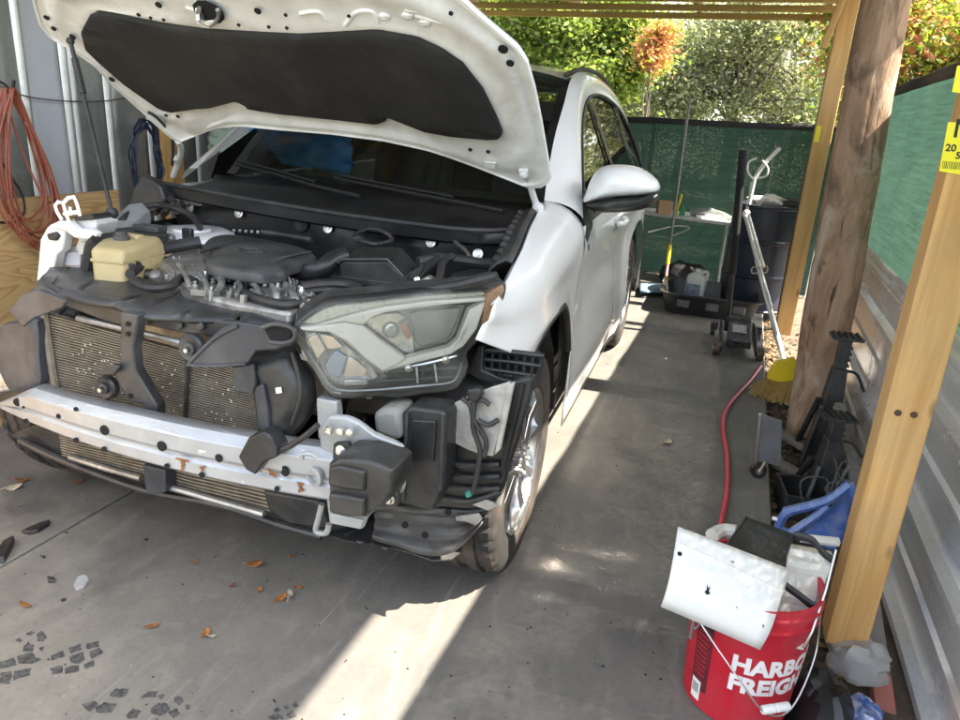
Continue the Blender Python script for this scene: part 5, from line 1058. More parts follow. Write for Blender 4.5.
plate('bracket_bowl', [(66, 223), (72, 219), (93, 217), (97, 224), (95, 233), (90, 240), (82, 243), (76, 238), (70, 231)], AU+.02, .09, MPD, ap, bevel=.004); plate('bowl_cap', [(73, 217), (91, 214), (94, 217), (92, 220), (75, 221)], AU+.01, .10, MBP, bevel=.003)
plate('bracket_web', [(78, 240), (90, 240), (86, 252), (80, 256), (76, 248)], AU+.03, .02, MPD, ap, bevel=.002)
plate('bracket_foot', [(62, 262), (61, 250), (66, 246), (80, 244), (90, 248), (94, 258), (88, 270), (72, 272)], AU+.06, .03, MPD, bevel=.005); plate('bracket_foot', [(63, 252), (80, 252), (80, 266), (64, 266)], AU+.05, .01, pm('lilac white', (.55, .55, .62), .5), bevel=.003)
bar('filler_hose', [(87, 270), (90, 255), (92, 246), (97, 240)], AU-.02, .020, MRUB)
# ================================================================== BUCKET AND ITS CONTENTS
def solo(name, b, m, label, cat, group=None, **k): return tag(b.build(name, m, **k), label, cat, group)
MRED = pm('red bucket plastic', (.50, .012, .03), .38, var=.1, scale=5, dirt=(.30, .10, .10), damt=.35, dscale=6)
MWHP = pm('scuffed white plastic', (.74, .74, .72), .42, var=.04, dirt=(.62, .61, .59), damt=.15, dscale=4)
MWHT = pm('white lettering', (.8, .78, .78), .5, var=.02); MWIRE = pm('bail wire', (.5, .5, .5), .3, .9)
bk = empty('bucket', (.185, 1.675, 0), label='red plastic bucket with white block lettering standing by the near post', cat='bucket')
RB0, RB1, BH = .130, .149, .368
b = MB(); b.lathe([(.0, .0), (RB0-.006, 0), (RB0, .006), (RB0+.0155, .30), (RB0+.016, .302), (.1535, .303), (.1545, .309), (RB1-.002, .312), (RB1-.001, .335), (.1545, .337), (.155, .343), (RB1, .346), (RB1, .360), (.1525, .362), (.1525, BH), (RB1-.004, BH), (RB1-.008, .34), (RB0-.008, .02), (0, .02)], n=72, cap=False); part_ = b.build('bucket_shell', MRED, bk, smooth=30)
def wrapb(a0, z0, tilt=0., d=.0008):
    def f(co):
        z = z0+co.y*math.cos(tilt)+co.x*math.sin(tilt); x = co.x*math.cos(tilt)-co.y*math.sin(tilt); r = RB0+.0155*z/.30+d+co.z; a = a0+x/r
        return V((r*math.cos(a), r*math.sin(a), z))
    return f
A0 = math.radians(-90)
text('lettering', 'HARBOR', .062, MWHT, bk, None, .0028, wrapb(A0-.24, .166)); text('lettering', 'FREIGHT', .062, MWHT, bk, None, .0028, wrapb(A0-.24, .108))
def patch(name, a0, a1, z0, z1, m, d=.0006):
    b = MB(); b.grid([[V(((RB0+.0155*z/.3+d)*math.cos(a), (RB0+.0155*z/.3+d)*math.sin(a), z)) for z in (z0, (z0+z1)/2, z1)] for a in [a0+(a1-a0)*k/8 for k in range(9)]]); return b.build(name, m, bk)
patch('warning_label', A0-.98, A0-.60, .06, .285, pm('dark red print', (.10, .012, .018), .5, var=.4, scale=60)); patch('warning_heading', A0-.95, A0-.62, .245, .28, MBLKP, .0012)
patch('barcode_sticker', A0-.94, A0-.72, .025, .085, MSTK, .0012)
for i in range(9): patch('bar', A0-.91+i*.018, A0-.902+i*.018, .045, .075, MBLKP, .0016)
for i in range(9): patch('fine_print', A0-.94, A0-.66+rnd(-.05, .02), .105+i*.014, .109+i*.014, MRED, .0012)
ear = [V((.152*math.cos(a), .152*math.sin(a), .325)) for a in (A0-1.05, A0+1.25)]
b = MB(); bail = spline([ear[0], ear[0]+V((-.01, -.03, -.03)), V((-.02, -.185, .20)), V((.055, -.20, .135)), V((.11, -.165, .14)), V((.15, -.07, .22)), ear[1]], 6); b.tube(bail, .0022, 6); b.build('bail_wire', MWIRE, bk)
b = MB(); b.lathe([(.009, 0), (.0105, .004), (.0105, .03), (.009, .032), (.009, .034), (.0105, .036), (.0105, .064), (.009, .068)], V((.045, -.198, .138)), aim(V((.064, .036, .006))), 14); b.build('bail_grip', MWHP, bk)
b = MB(); b.tube(spline([ear[0], ear[0]+V((-.004, -.01, -.05)), ear[0]+V((.004, -.012, -.10)), ear[0]+V((.016, -.012, -.075)), ear[0]+V((.010, -.012, -.05))], 6), .0022, 6); b.lathe([(.005, 0), (.005, .05)], ear[0]+V((.0, -.012, -.13)), None, 8); b.build('wire_clip', MWIRE, bk)
# big white panel leaning over the rim
c4 = [gy(678, 527, 1.62), gy(788, 569, 1.63), gy(765, 647, 1.475), gy(664, 603, 1.475)]
nrm = (c4[1]-c4[0]).cross(c4[3]-c4[0]).normalized(); nrm = nrm if nrm.y < 0 else -nrm
b = MB(); rows = []
for i in range(13):
    t = i/12; l = c4[0].lerp(c4[3], t); r = c4[1].lerp(c4[2], t); bul = nrm*(.012*math.sin(PI*t)-.05*max(0, t-.72)**2*9)
    rows.append([l.lerp(r, k/10)+bul+nrm*.003*math.sin(PI*k/10) for k in range(11)])
b.grid(rows); pan = empty('trim_cover', tuple(c4[3]), label='scuffed white plastic car panel leaning in the red bucket', cat='panel'); pan_o = V(pan.location); b.v = [tuple(V(p)-pan_o) for p in b.v]
b.build('panel_shell', MWHP, pan, solid=.004, smooth=50)
def onpan(s, t, d=.004): return c4[0].lerp(c4[3], t).lerp(c4[1].lerp(c4[2], t), s)+nrm*(.012*math.sin(PI*t)+d+.003*math.sin(PI*s))-pan_o
b = MB(); b.lathe([(.0055, -.001), (.005, .001)], onpan(.05, .36), aim(nrm), 12); b.build('screw_hole', MHOLE, pan)
for s, t, q in ((.36, .66, [(-.004, .012), (.002, .004), (.006, .010), (.004, -.002), (.010, -.006), (.002, -.012), (-.006, -.008), (-.002, 0)]), (.52, .20, [(-.006, 0), (.004, .002), (.006, 0), (0, -.002)]), (.92, .80, [(-.003, .004), (.003, .002), (.001, -.006)]), (.65, .72, [(-.003, 0), (.002, .002), (.003, -.002)])):
    b = MB(); b.add([onpan(s+x/.30, t-y/.20) for x, y in q], [tuple(range(len(q)))]); b.build('paint_chip', MHOLE, pan, smooth=0)
b = MB(); b.tube([onpan(k/10, .22+.10*k/10, .002) for k in range(11)], .002, 6); b.build('panel_crease', MWHP, pan)
# black bracket and white ducting in the bucket
def quad(pts, th, name, m, parent=None, org=None, bevel=.002):
    P = [V(p)-(org or V((0, 0, 0))) for p in pts]; n = (P[1]-P[0]).cross(P[-1]-P[0]).normalized(); b = MB(); b.prism(P, n*th); return b.build(name, m, parent, bevel=bevel)
bb = empty('black_bracket', tuple(gy(748, 520, 1.80)), label='black folded metal bracket stuck in the red bucket', cat='bracket'); bo = V(bb.location)
quad([gy(728, 545, 1.66), gy(748, 517, 1.80), gy(795, 534, 1.80), gy(787, 556, 1.70), gy(786, 568, 1.66)], .003, 'bracket_plate', MBP, bb, bo); quad([gy(726, 546, 1.655), gy(747, 515, 1.80), gy(748, 519, 1.80), gy(729, 550, 1.655)], .006, 'bracket_flange', MBP, bb, bo)
for l in ([(793, 535), (812, 540), (822, 552), (834, 561)], [(786, 586), (800, 596), (814, 606), (817, 596)]):
    b = MB(); P = spline([gy(x, y, 1.76 if y < 570 else 1.60)-bo for x, y in l], 4); rows = [[p+V((0, 0, .010)), p-V((0, 0, .010))] for p in P]; b.grid(rows); b.build('bracket_arm', MBP, bb, solid=.004)
du = empty('plastic_duct', (.27, 1.70, .25), label='off white ribbed plastic ducting standing in the red bucket', cat='duct'); do = V(du.location)
MDUC = pm('off white duct', (.66, .65, .60), .5, var=.05, dirt=(.40, .37, .31), damt=.5, dscale=7)
b = MB(); rows = []
for i in range(17):
    t = i/16; l = gy(789+(-22)*t, 548+95*t, 1.74-.20*t)-do; r = gy(834-30*t, 556+95*t, 1.78-.20*t)-do; rb = .008*(1 if i % 5 in (2, 3) else 0)
    rows.append([l+V((0, .06, -.02)), l+V((0, -rb, rb)), l.lerp(r, .33)+V((0, -rb, rb)), l.lerp(r, .66)+V((0, -rb, rb)), r+V((0, -rb, rb)), r+V((.004, .06, -.02))])
b.loops(rows, ring=True); b.build('duct_body', MDUC, du, bevel=.004, smooth=30)
b = MB(); b.tube(spline([gy(712, 536, 1.82)-do, gy(722, 531, 1.86)-do, gy(736, 532, 1.86)-do], 4), .02, 10); b.build('duct_lip', MDUC, du); b = MB(); b.tube(spline([gy(800, 538, 1.84)-do, gy(820, 540, 1.84)-do, gy(838, 542, 1.82)-do], 4), .012, 8); b.build('duct_lip', MDUC, du)
b = MB(); b.tube([gy(836, 550, 1.70)-do, gy(826, 590, 1.64)-do, gy(812, 632, 1.58)-do, gy(803, 648, 1.54)-do], .003, 6); b.build('duct_edge', MSTL, du)
# ================================================================== RIGHT-HAND CLUTTER
MRH = pm('red air hose', (.62, .04, .07), .4, var=.08); b = MB(); b.tube(spline([gz(x, y, .013) for x, y in ((716, 545), (720, 528), (727, 490), (727, 455), (723, 428), (726, 410), (738, 394), (750, 381), (761, 366))], 7), .0098, 10); hz = solo('air_hose', b, MRH, 'bright red air hose lying on the concrete beside the slab edge', 'hose')
MBLU = pm('blue enamel', (.05, .13, .42), .35, var=.15, dirt=(.30, .33, .40), damt=.45, dscale=26, coat=.3)
bs = empty('blue_ramp', tuple(gy(815, 520, 2.4)), label='chipped blue steel ramp frame tipped behind the red bucket', cat='ramp'); o_ = V(bs.location)
def fl_bar(name, l, Y, r, m, parent, org, n=6, fl=1.):
    b = MB(); b.tube(spline([gy(x, y, Y)-org for x, y in l], 3), r, n); return b.build(name, m, parent, smooth=40)
for l, r in (([(778, 527), (786, 513), (805, 507)], .016), ([(784, 512), (826, 501), (850, 484)], .016), ([(790, 533), (812, 519), (828, 506)], .014), ([(779, 529), (800, 537), (835, 547)], .014), ([(850, 484), (856, 510), (846, 545)], .014)): fl_bar('ramp_bar', l, 2.38, r, MBLU, bs, o_)
quad([gy(800, 536, 2.40), gy(828, 510, 2.42), gy(851, 492, 2.42), gy(848, 545, 2.40)], .01, 'ramp_side', MBLU, bs, o_)
fl_bar('ramp_pin', [(772, 518), (780, 520)], 2.38, .010, MSTL, bs, o_)
MBST = pm('black painted steel', (.016, .017, .019), .4, .2, var=.3, dirt=(.10, .09, .08), damt=.5, dscale=9)
def jack_stand(loc, h, label, rz):
    o = empty('jack_stand', loc, rz, label, 'jack stand', 'black jack stands by the log post')
    b = MB(); b.prism([V((-.065, -.05, h)), V((.065, -.05, h)), V((.065, .05, h)), V((-.065, .05, h))], (0, 0, .014)); b.build('saddle', MBST, o, bevel=.003)
    for x in (-.05, -.025, 0, .025, .05): q = MB(); q.box((x, 0, h+.017), (.010, .10, .008)); q.build('saddle_ridge', MBST, o)
    b = MB(); b.box((0, 0, h-.10), (.05, .045, .20)); b.build('ratchet_bar', MBST, o, bevel=.003)
    for k in range(6): q = MB(); q.box((.028, 0, h-.04-.028*k), (.012, .04, .010)); q.build('ratchet_tooth', MBST, o)
    b = MB(); b.lathe([(.095, 0), (.060, h*.45), (.046, h*.72), (.042, h*.78)], n=4, R=rotm(0, 0, PI/4)); b.build('pedestal', MBST, o, bevel=.004)
    for sx, sy in ((1, 1), (1, -1), (-1, 1), (-1, -1)):
        q = MB(); q.tube([V((sx*.045, sy*.045, h*.5)), V((sx*.10, sy*.10, .0))], .014, 6); q.box((sx*.10, sy*.10, .004), (.04, .04, .008)); q.build('leg', MBST, o)
    b = MB(); b.tube(spline([V((.03, 0, h*.76)), V((.08, 0, h*.74)), V((.13, 0, h*.60))], 4), .007, 6); b.build('release_lever', MBST, o); return o
jack_stand((.505, 3.06, -.085), .40, 'lower black jack stand with ridged saddle nearer the blue ramp', .25); jack_stand((.535, 3.50, -.085), .63, 'taller black jack stand leaning close to the thick log post', .1)
dl = empty('caster_plate', (.29, 3.07, 0), label='scratched grey steel dolly plate standing on a small caster', cat='dolly'); o_ = V(dl.location)
quad([gy(760, 414, 3.05), gy(782, 421, 3.05), gy(781, 467, 3.05), gy(757, 461, 3.05)], .012, 'dolly_plate', pm('scratched steel', (.22, .22, .24), .5, .5, var=.2, scr=.8, dirt=(.12, .10, .09), damt=.5, dscale=9), dl, o_)
fl_bar('plate_rim', [(760, 414), (758, 440), (756, 462)], 3.04, .006, MSTL, dl, o_)
cw = V(gz(757, 477))-o_+V((0, 0, .033)); b = MB(); b.lathe([(.034, -.012), (.034, .012)], cw, aim((.3, -1, 0)), 20); b.build('caster_wheel', MRUB, dl); b = MB(); b.lathe([(.014, -.016), (.014, .016)], cw, aim((.3, -1, 0)), 12); b.build('wheel_hub', MSTL, dl); b = MB(); b.tube([cw+V((.004, -.018, 0)), cw+V((.02, -.012, .05))], .007, 6); b.build('caster_fork', MSTL, dl)
gb = 'weathered boards lying by the slab edge'
for p0, p1, a, lab in ((gz(778, 432, -.03), gz(822, 457, -.03), .055, 'short weathered board behind the lower jack stand'), (gz(775, 462, -.02), gz(815, 484, -.02), .06, 'short weathered board between dolly and jack stand')):
    tag(board('weathered_board', p0, p1, a, .03, MGREY, 0), lab, 'board', gb)
tag(board('weathered_post', gy(858, 492, 2.95), gy(839, 405, 3.35), .045, .035, MGREY), 'rough weathered stake leaning on the metal sheeting behind the near post', 'stake')
pr = empty('weathered_plank', tuple(V((.60, 1.75, -.08))), label='weathered plank with a red painted end leaning behind the near post', cat='plank')
p0 = gy(886, 725, 1.86); p1 = gy(867, 590, 2.12); d_ = p1-p0
for a, c_, m in ((0, .36, pm('faded red end', (.40, .12, .09), .7, dirt=(.2, .15, .12), dscale=12)), (.362, 1.0, MGREY)):
    q0 = p0+d_*a; q1 = p0+d_*c_; b = MB(); R = aim(q1-q0); L = (q1-q0).length; b.box((q0+q1)/2-V(pr.location), (.055, .03, L), R); b.build('plank_end' if a == 0 else 'plank_length', m, pr, bevel=.003)
cr = empty('dark_crate', (.44, 2.96, -.085), .15, 'black plastic crate half hidden under the jack stand', 'crate')
for x, y, sx, sy in ((0, -.10, .20, .01), (0, .10, .20, .01), (-.10, 0, .01, .21), (.10, 0, .01, .21)): b = MB(); b.box((x, y, .06), (sx, sy, .12)); b.build('crate_side', MBP, cr, bevel=.003)
MB().box((0, 0, .005), (.2, .2, .01)).build('crate_floor', MBP, cr)
b = MB(); rgx = random.Random(3)
for i in range(7):
    p = gy(830+rgx.uniform(-8, 14), 500+rgx.uniform(-20, 15), 2.5); b.tube(spline([p, p+V((rgx.uniform(-.06, .06), rgx.uniform(-.05, .05), rgx.uniform(.02, .10))), p+V((rgx.uniform(-.12, .12), rgx.uniform(-.08, .08), rgx.uniform(-.02, .10))), p+V((rgx.uniform(-.1, .1), 0, -.08))], 6), .003, 5)
solo('wire_tangle', b, pm('grey wire', (.12, .13, .12), .5, .4), 'tangle of thin grey wire lying on the blue ramp', 'wire')
def crumple(name, c, d, m, label, cat, seed, amp=.35, kind='bag'):
    b = MB(); b.ball((0, 0, 0), 1, 12); vs = []
    for p in b.v:
        q = V(p); n = mnoise.noise(q*1.7+V((seed, 0, 0)))*amp+abs(mnoise.noise(q*4.1+V((0, seed, 0))))*amp*.55; q = q*(1+n); q.z = max(q.z, -.55); vs.append((q.x*d[0], q.y*d[1], q.z*d[2]))
    b.v = vs; o = solo(name, b, m, label, cat, smooth=25); o.location = c; return o
def film():
    t = M_('cloudy film'); t.set(col=(.40, .39, .37), rough=.3, coat=.3); tp = t.new('ShaderNodeBsdfTransparent'); m = t.new('ShaderNodeMixShader', i={0: .35, 1: t.b.outputs[0], 2: tp.outputs[0]}); t.link(m.outputs[0], t.n['Material Output'].inputs[0]); return t.m
crumple('plastic_bag', (.50, 1.90, .03), (.085, .05, .065), film(), 'crumpled clear grey plastic bag at the foot of the near post', 'bag', 3)
crumple('black_bag', (.40, 1.72, -.03), (.085, .10, .12), pm('black bag plastic', (.012, .012, .013), .3, var=.3, bump=.3, bscale=30), 'crumpled black plastic bag beside the red bucket', 'bag', 9)
crumple('snack_wrapper', (.51, 1.76, -.05), (.05, .07, .06), pm('blue white wrapper', (.04, .12, .42), .3, var=.3, scale=22, dirt=(.7, .7, .72), damt=.95, dscale=28), 'crumpled blue and white wrapper below the near post', 'wrapper', 14)
lt = MB(); rgx = random.Random(11)
for i in range(2200):
    y = rgx.uniform(1.6, 7.3); x = .32+abs(rgx.gauss(0, .13)); z = -.075+.012*rgx.random(); s = rgx.uniform(.010, .030); a = rgx.uniform(0, 6.3); t = V((math.cos(a), math.sin(a), rgx.uniform(-.3, .5)))*s; u = V((-math.sin(a), math.cos(a), rgx.uniform(-.3, .3)))*s*.45; p = V((x, y, z)); k = len(lt.v)
    lt.v += [tuple(p-t), tuple(p+u), tuple(p+t), tuple(p-u)]; lt.f.append((k, k+1, k+2, k+3))
o = lt.build('leaf_litter', leaf_mat('dry litter', [(0., (.05, .03, .015)), (.5, (.16, .10, .05)), (1., (.30, .22, .12))], .1), smooth=0); tag(o, 'brown dry leaf litter on the dirt strip beside the slab', 'leaf litter', kind='stuff')
# ---- broom, pole
MYB = pm('yellow broom plastic', (.78, .60, .02), .4, var=.06); MSTRAW = pm('straw bristle', (.52, .36, .12), .7, var=.35, scale=60)
brm = empty('broom', tuple(gz(778, 398)), label='yellow broom head with splayed straw bristles at the slab edge', cat='broom'); o_ = V(brm.location); c1 = gy(780, 372, 4.2)
b = MB(); b.prism([gy(x, y, 4.24)-o_ for x, y in ((766, 378), (776, 362), (794, 358), (799, 366), (793, 381), (776, 383))], (0, .04, 0)); b.build('broom_head', MYB, brm, bevel=.006)
b = MB(); rgx = random.Random(2)
for i in range(220):
    t = rgx.random(); a = gy(768+26*t, 379+3*t, 4.25)-o_+V((0, rgx.uniform(0, .03), 0)); e = gz(750+42*t+rgx.uniform(-5, 4), 392+10*t+rgx.uniform(-5, 5), .004)-o_; b.tube([a, a.lerp(e, .5)+V((rgx.uniform(-.01, .01), 0, .006)), e], .0022, 3, cap=False)
tag(b.build('bristles', MSTRAW, brm, smooth=0), kind='stuff')
pl = empty('galvanised_pole', tuple(gz(784, 362, -.05)), label='galvanised telescoping pole with clip leaning on the blue drum', cat='pole'); o_ = V(pl.location); pa = gz(784, 362, -.05)-o_; pb = gy(745, 214, 5.85)-o_; dv = pb-pa
b = MB(); b.tube([pa, pa+dv*.66], .020, 12); b.build('outer_tube', MGAL, pl); b = MB(); b.tube([pa+dv*.60, pb], .015, 12); b.build('inner_tube', MGAL, pl)
b = MB(); b.tube([pa+dv*.62+V((.035, 0, 0)), pb+V((.03, .0, -.01))], .011, 10); b.build('side_tube', MGAL, pl)
b = MB(); b.ball(pb+V((.01, 0, .0)), (.03, .022, .035), 6); b.build('pole_cap', MWHP, pl); b = MB(); q = pa+dv*.60; b.tube(spline([q+V((-.05, -.02, .01)), q+V((0, -.03, .02)), q+V((.045, -.02, .03)), q+V((.05, -.03, -.01)), q+V((0, -.035, -.02)), q+V((-.045, -.02, -.03))], 4, True), .005, 6, True); b.build('hitch_clip', MSTL, pl)
# ---- floor jack
fj = empty('floor_jack', (.115, 4.98, 0), .06, 'black trolley floor jack with tall upright handle', 'floor jack')
for x in (-.115, .115):
    b = MB(); b.prism([V((x, -.20, .03)), V((x, .30, .05)), V((x, .32, .13)), V((x, .05, .15)), V((x, -.16, .10)), V((x, -.22, .07))], (.012 if x < 0 else -.012, 0, 0)); b.build('side_plate', MBST, fj, bevel=.004)
    b = MB(); b.lathe([(.042, -.022), (.045, -.016), (.045, .016), (.042, .022)], (x*1.18, -.17, .045), rotm(0, PI/2), 24); wl = b.build('front_wheel', pm('worn brown wheel', (.10, .075, .055), .5, .3), fj); b = MB(); b.lathe([(.016, -.026), (.016, .026)], (x*1.18, -.17, .045), rotm(0, PI/2), 12); b.build('axle', MSTL, wl)
    b = MB(); b.lathe([(.032, -.014), (.032, .014)], (x*1.35, .32, .034), rotm(0, PI/2), 16); b.build('rear_caster', MRUB, fj); b = MB(); b.box((x*1.3, .31, .075), (.05, .05, .05)); b.build('caster_fork', MBST, fj, bevel=.006)
b = MB(); b.prism([V((-.075, -.14, .105)), V((.075, -.14, .105)), V((.07, .16, .165)), V((-.07, .16, .165))], (0, 0, -.05)); b.build('top_cover', MBST, fj, bevel=.006)
b = MB(); b.prism([V((-.045, -.03, .131)), V((.045, -.03, .131)), V((.045, .09, .155)), V((-.045, .09, .155))], (0, 0, .001)); lbp = b.build('label_plate', pm('grey label', (.34, .35, .36), .45, var=.3, scale=70, dirt=(.03, .03, .03), damt=.8, dscale=60), fj)
b = MB(); b.lathe([(.045, 0), (.05, .012), (.03, .02), (0, .02)], (0, -.16, .10), rotm(), 20); b.build('saddle', MBST, fj); b = MB(); b.box((0, .22, .13), (.17, .12, .10)); b.build('pump_block', MBST, fj, bevel=.012)
hp0 = V((0, .24, .16)); inv = fj.matrix_basis.inverted(); hp1 = inv @ gy(743, 150, 5.12); hp0 = inv @ gy(728, 322, 5.22)
b = MB(); b.tube([hp0-V((0, 0, .06)), hp0.lerp(hp1, .35)], .020, 10); b.build('handle_lower', MBST, fj); b = MB(); b.tube([hp0.lerp(hp1, .30), hp1], .026, 12); b.build('handle_grip', pm('foam grip', (.012, .012, .013), .85), fj)
# ---- tub, jug, rag, bag
tb = empty('drain_tub', (-.13, 6.08, 0), .03, 'low black plastic mortar tub on the floor', 'tub')
def rr(w, d, r, z, n=6): return [V((sx*(w/2-r)+r*math.cos(a), sy*(d/2-r)+r*math.sin(a), z)) for sx, sy, a0 in ((1, 1, 0), (-1, 1, PI/2), (-1, -1, PI), (1, -1, 1.5*PI)) for a in [a0+PI/2*k/n for k in range(n+1)]]
b = MB(); b.loops([rr(.66, .56, .08, 0), rr(.74, .64, .09, .15), rr(.79, .69, .10, .16), rr(.79, .69, .10, .172), rr(.73, .63, .09, .172), rr(.64, .54, .08, .012)]); b.build('tub_shell', MBP, tb, smooth=35)
for x in (-.2, .02, .22): b = MB(); b.box((x, -.318, .095), (.10, .02, .07), rotm(-.25)); b.build('tub_recess', MBG, tb, bevel=.01)
jg = empty('white_jug', (-.27, 6.38, .014), -.2, 'white plastic jug with blue label standing in the black tub', 'jug')
b = MB(); b.loops([rr(.155, .10, .025, 0), rr(.165, .11, .03, .01), rr(.165, .11, .03, .17), rr(.15, .10, .03, .205), rr(.07, .06, .02, .228), rr(.045, .045, .02, .235)]); b.build('jug_body', MWHP, jg, smooth=40)
b = MB(); b.lathe([(.024, 0), (.024, .028), (0, .029)], (.0, 0, .234), None, 14); b.build('jug_cap', MWHP, jg); b = MB(); b.tube(spline([V((.03, 0, .225)), V((.06, 0, .245)), V((.085, 0, .235)), V((.078, 0, .17))], 4), .014, 8); b.build('jug_handle', MWHP, jg)
b = MB(); b.box((-.005, -.0565, .085), (.12, .002, .10)); b.build('jug_label', pm('jug label', (.30, .36, .45), .5, var=.4, scale=40, dirt=(.05, .08, .2), damt=.8, dscale=26), jg)
crumple('black_heap', (-.42, 6.98, .06), (.22, .16, .15), pm('black bag plastic', (.012, .012, .013), .3), 'heaped black bag against the back screen', 'bag', 21, .3)
rg_ = MB(); P = [[gz(640+32*i/8, 284+8*j/4+1.*i/8, .03+.02*mnoise.noise(V((i*.7, j*.9, 4)))+.015) for j in range(5)] for i in range(9)]; rg_.grid(P); solo('blue_rag', rg_, pm('pale blue cloth', (.26, .42, .58), .85, var=.2, scale=9), 'pale blue rag lying on the floor left of the black tub', 'rag', solid=.012, smooth=60)
tr = MB(); c = gz(655, 293, .0); tr.box((c.x, c.y+.12, .022), (.42, .30, .04), rotm(0, 0, .1)); solo('flat_tray', tr, MBP, 'flat black tray under the pale blue rag', 'tray', bevel=.01)
# ---- table and clutter
tbl = empty('folding_table', (0, 0, 0), label='white topped folding table against the back screen', cat='table')
A1, B1 = gy(600, 205, 7.28), gy(732, 223, 6.90); A1.z = B1.z = .635; n_ = V((B1.y-A1.y, -(B1.x-A1.x), 0)).normalized(); n_ = n_ if n_.y > 0 else -n_
b = MB(); b.prism([A1, B1, B1+n_*.45, A1+n_*.30], (0, 0, -.035)); b.build('table_top', MWHP, tbl, bevel=.006)
for t in (.15, .95):
    q = A1.lerp(B1, t)+n_*.08; b = MB(); b.tube([q-V((0, 0, .03)), V((q.x, q.y, 0))], .014, 8); b.build('leg', MGAL, tbl)
b = MB(); b.tube(spline([gy(648, 232, 6.98), gy(675, 226, 6.98), gy(690, 228, 6.98), gy(672, 236, 6.98)], 4), .008, 6); b.build('brace', MGAL, tbl)
def ont(px, py, d=.1, z=.637): p = gy(px, py, 7.05); p.z = z; return p
cx_ = empty('cardboard_box', tuple(ont(664, 210)), .3, 'small open cardboard box on the table', 'box'); MCARD = pm('cardboard', (.40, .26, .14), .85, var=.12)
for x, y, sx, sy in ((0, -.055, .13, .005), (0, .055, .13, .005), (-.063, 0, .005, .11), (.063, 0, .005, .11)): MB().box((x, y, .06), (sx, sy, .12)).build('box_side', MCARD, cx_)
MB().box((-.10, 0, .13), (.08, .11, .004), rotm(0, -.6)).build('box_flap', MCARD, cx_)
b = MB(); q = ont(676, 212); b.tube([q, q+V((.03, 0, .19))], .012, 6); solo('yellow_tool', b, MYB, 'slim yellow tool standing by the cardboard box', 'tool')
b = MB(); q = ont(682, 214); b.box(q+V((0, 0, .03)), (.05, .05, .06)).lathe([(.012, .06), (.012, .08)], q, None, 8); solo('green_bottle', b, pm('green cap', (.05, .28, .12), .4), 'small green topped bottle on the table', 'bottle', bevel=.008)
b = MB(); b.tube(spline([ont(690, 216)+V((0, 0, .02)), ont(705, 214)+V((0, 0, .06)), ont(720, 217)+V((0, 0, .05)), ont(731, 220)+V((0, 0, .01))], 5), [.03]*8+[.022]*8, 8); solo('grey_tool', b, pm('grey tool', (.28, .30, .29), .45, .4), 'long grey tool lying at the right end of the table', 'tool')
b = MB(); q = ont(700, 219); b.box(q+V((0, 0, .012)), (.10, .08, .02), rotm(0, 0, .4)); solo('white_packet', b, MWHP, 'small white packet on the table', 'packet', bevel=.004)
# ---- drum and what stands on it
dm = empty('steel_drum', (.205, 6.47, 0), label='dark navy steel drum behind the pole', cat='drum'); MNAVY = pm('navy drum paint', (.012, .020, .046), .38, .1, var=.25, scale=4, dirt=(.06, .05, .045), damt=.5, dscale=6)
b = MB(); b.lathe([(.0, 0), (.28, 0), (.288, .012), (.28, .02), (.28, .27), (.292, .285), (.292, .295), (.28, .31), (.28, .555), (.292, .57), (.292, .58), (.28, .595), (.28, .835), (.288, .845), (.288, .86), (.275, .862), (.272, .845), (0, .845)], n=48, cap=False); b.build('drum_shell', MNAVY, dm, smooth=30)
b = MB(); b.lathe([(.03, .845), (.03, .858), (0, .858)], (.12, -.1, 0), None, 14); b.build('drum_bung', MSTL, dm)
crumple('white_rag', (.19, 6.40, .885), (.13, .09, .045), pm('dirty white cloth', (.50, .49, .46), .9, var=.3, scale=20), 'bunched dirty white rags on top of the drum', 'rag', 31, .5)
crumple('dark_rag', (.36, 6.42, .88), (.08, .08, .04), pm('dark cloth', (.05, .05, .05), .9, var=.3), 'dark rag on the right of the drum top', 'rag', 37, .5)
wa = empty('white_stand', tuple(V((.09, 6.33, .847))), label='white painted metal stand with a swing arm on the drum', cat='stand'); o_ = V(wa.location)
for l, r in (([(748, 210), (751, 196), (755, 178)], .016), ([(746, 213), (749, 200), (752, 182)], .012), ([(754, 180), (760, 170), (768, 160), (780, 148)], .018)): fl_bar('stand_tube', l, 6.25, r, MWHP, wa, o_)
for l in ([(754, 180), (748, 172), (749, 162), (757, 158)], [(757, 178), (766, 176), (768, 168), (762, 160)]): fl_bar('stand_fork', l, 6.22, .009, MWHP, wa, o_)
b = MB(); b.box((-.02, -.02, .004), (.12, .10, .008)); b.build('stand_foot', MWHP, wa)
# ---- roller pole
rp = empty('paint_roller', tuple(gz(667, 283, .02)), label='long grey roller pole with yellow and pink grip leaning on the back screen', cat='roller'); o_ = V(rp.location)
a_ = gy(669, 252, 6.75)-o_; z_ = gy(690, 98, 7.30)-o_; b = MB(); b.tube([a_, z_], .013, 8); b.build('extension_pole', pm('grey pole', (.20, .19, .17), .5, .3), rp)
g0 = gy(666, 276, 6.68)-o_; b = MB(); b.tube([a_.lerp(g0, -.3), a_.lerp(g0, .5)], .019, 10); b.build('yellow_grip', MYB, rp); b = MB(); b.tube([a_.lerp(g0, .5), g0], .014, 10); b.build('pink_grip', pm('pink grip', (.70, .30, .30), .5), rp)
b = MB(); b.tube(spline([g0, gy(663, 281, 6.68)-o_, gy(668, 284, 6.62)-o_, gy(676, 287, 6.60)-o_], 4), .006, 6); b.build('roller_frame', MWHP, rp)
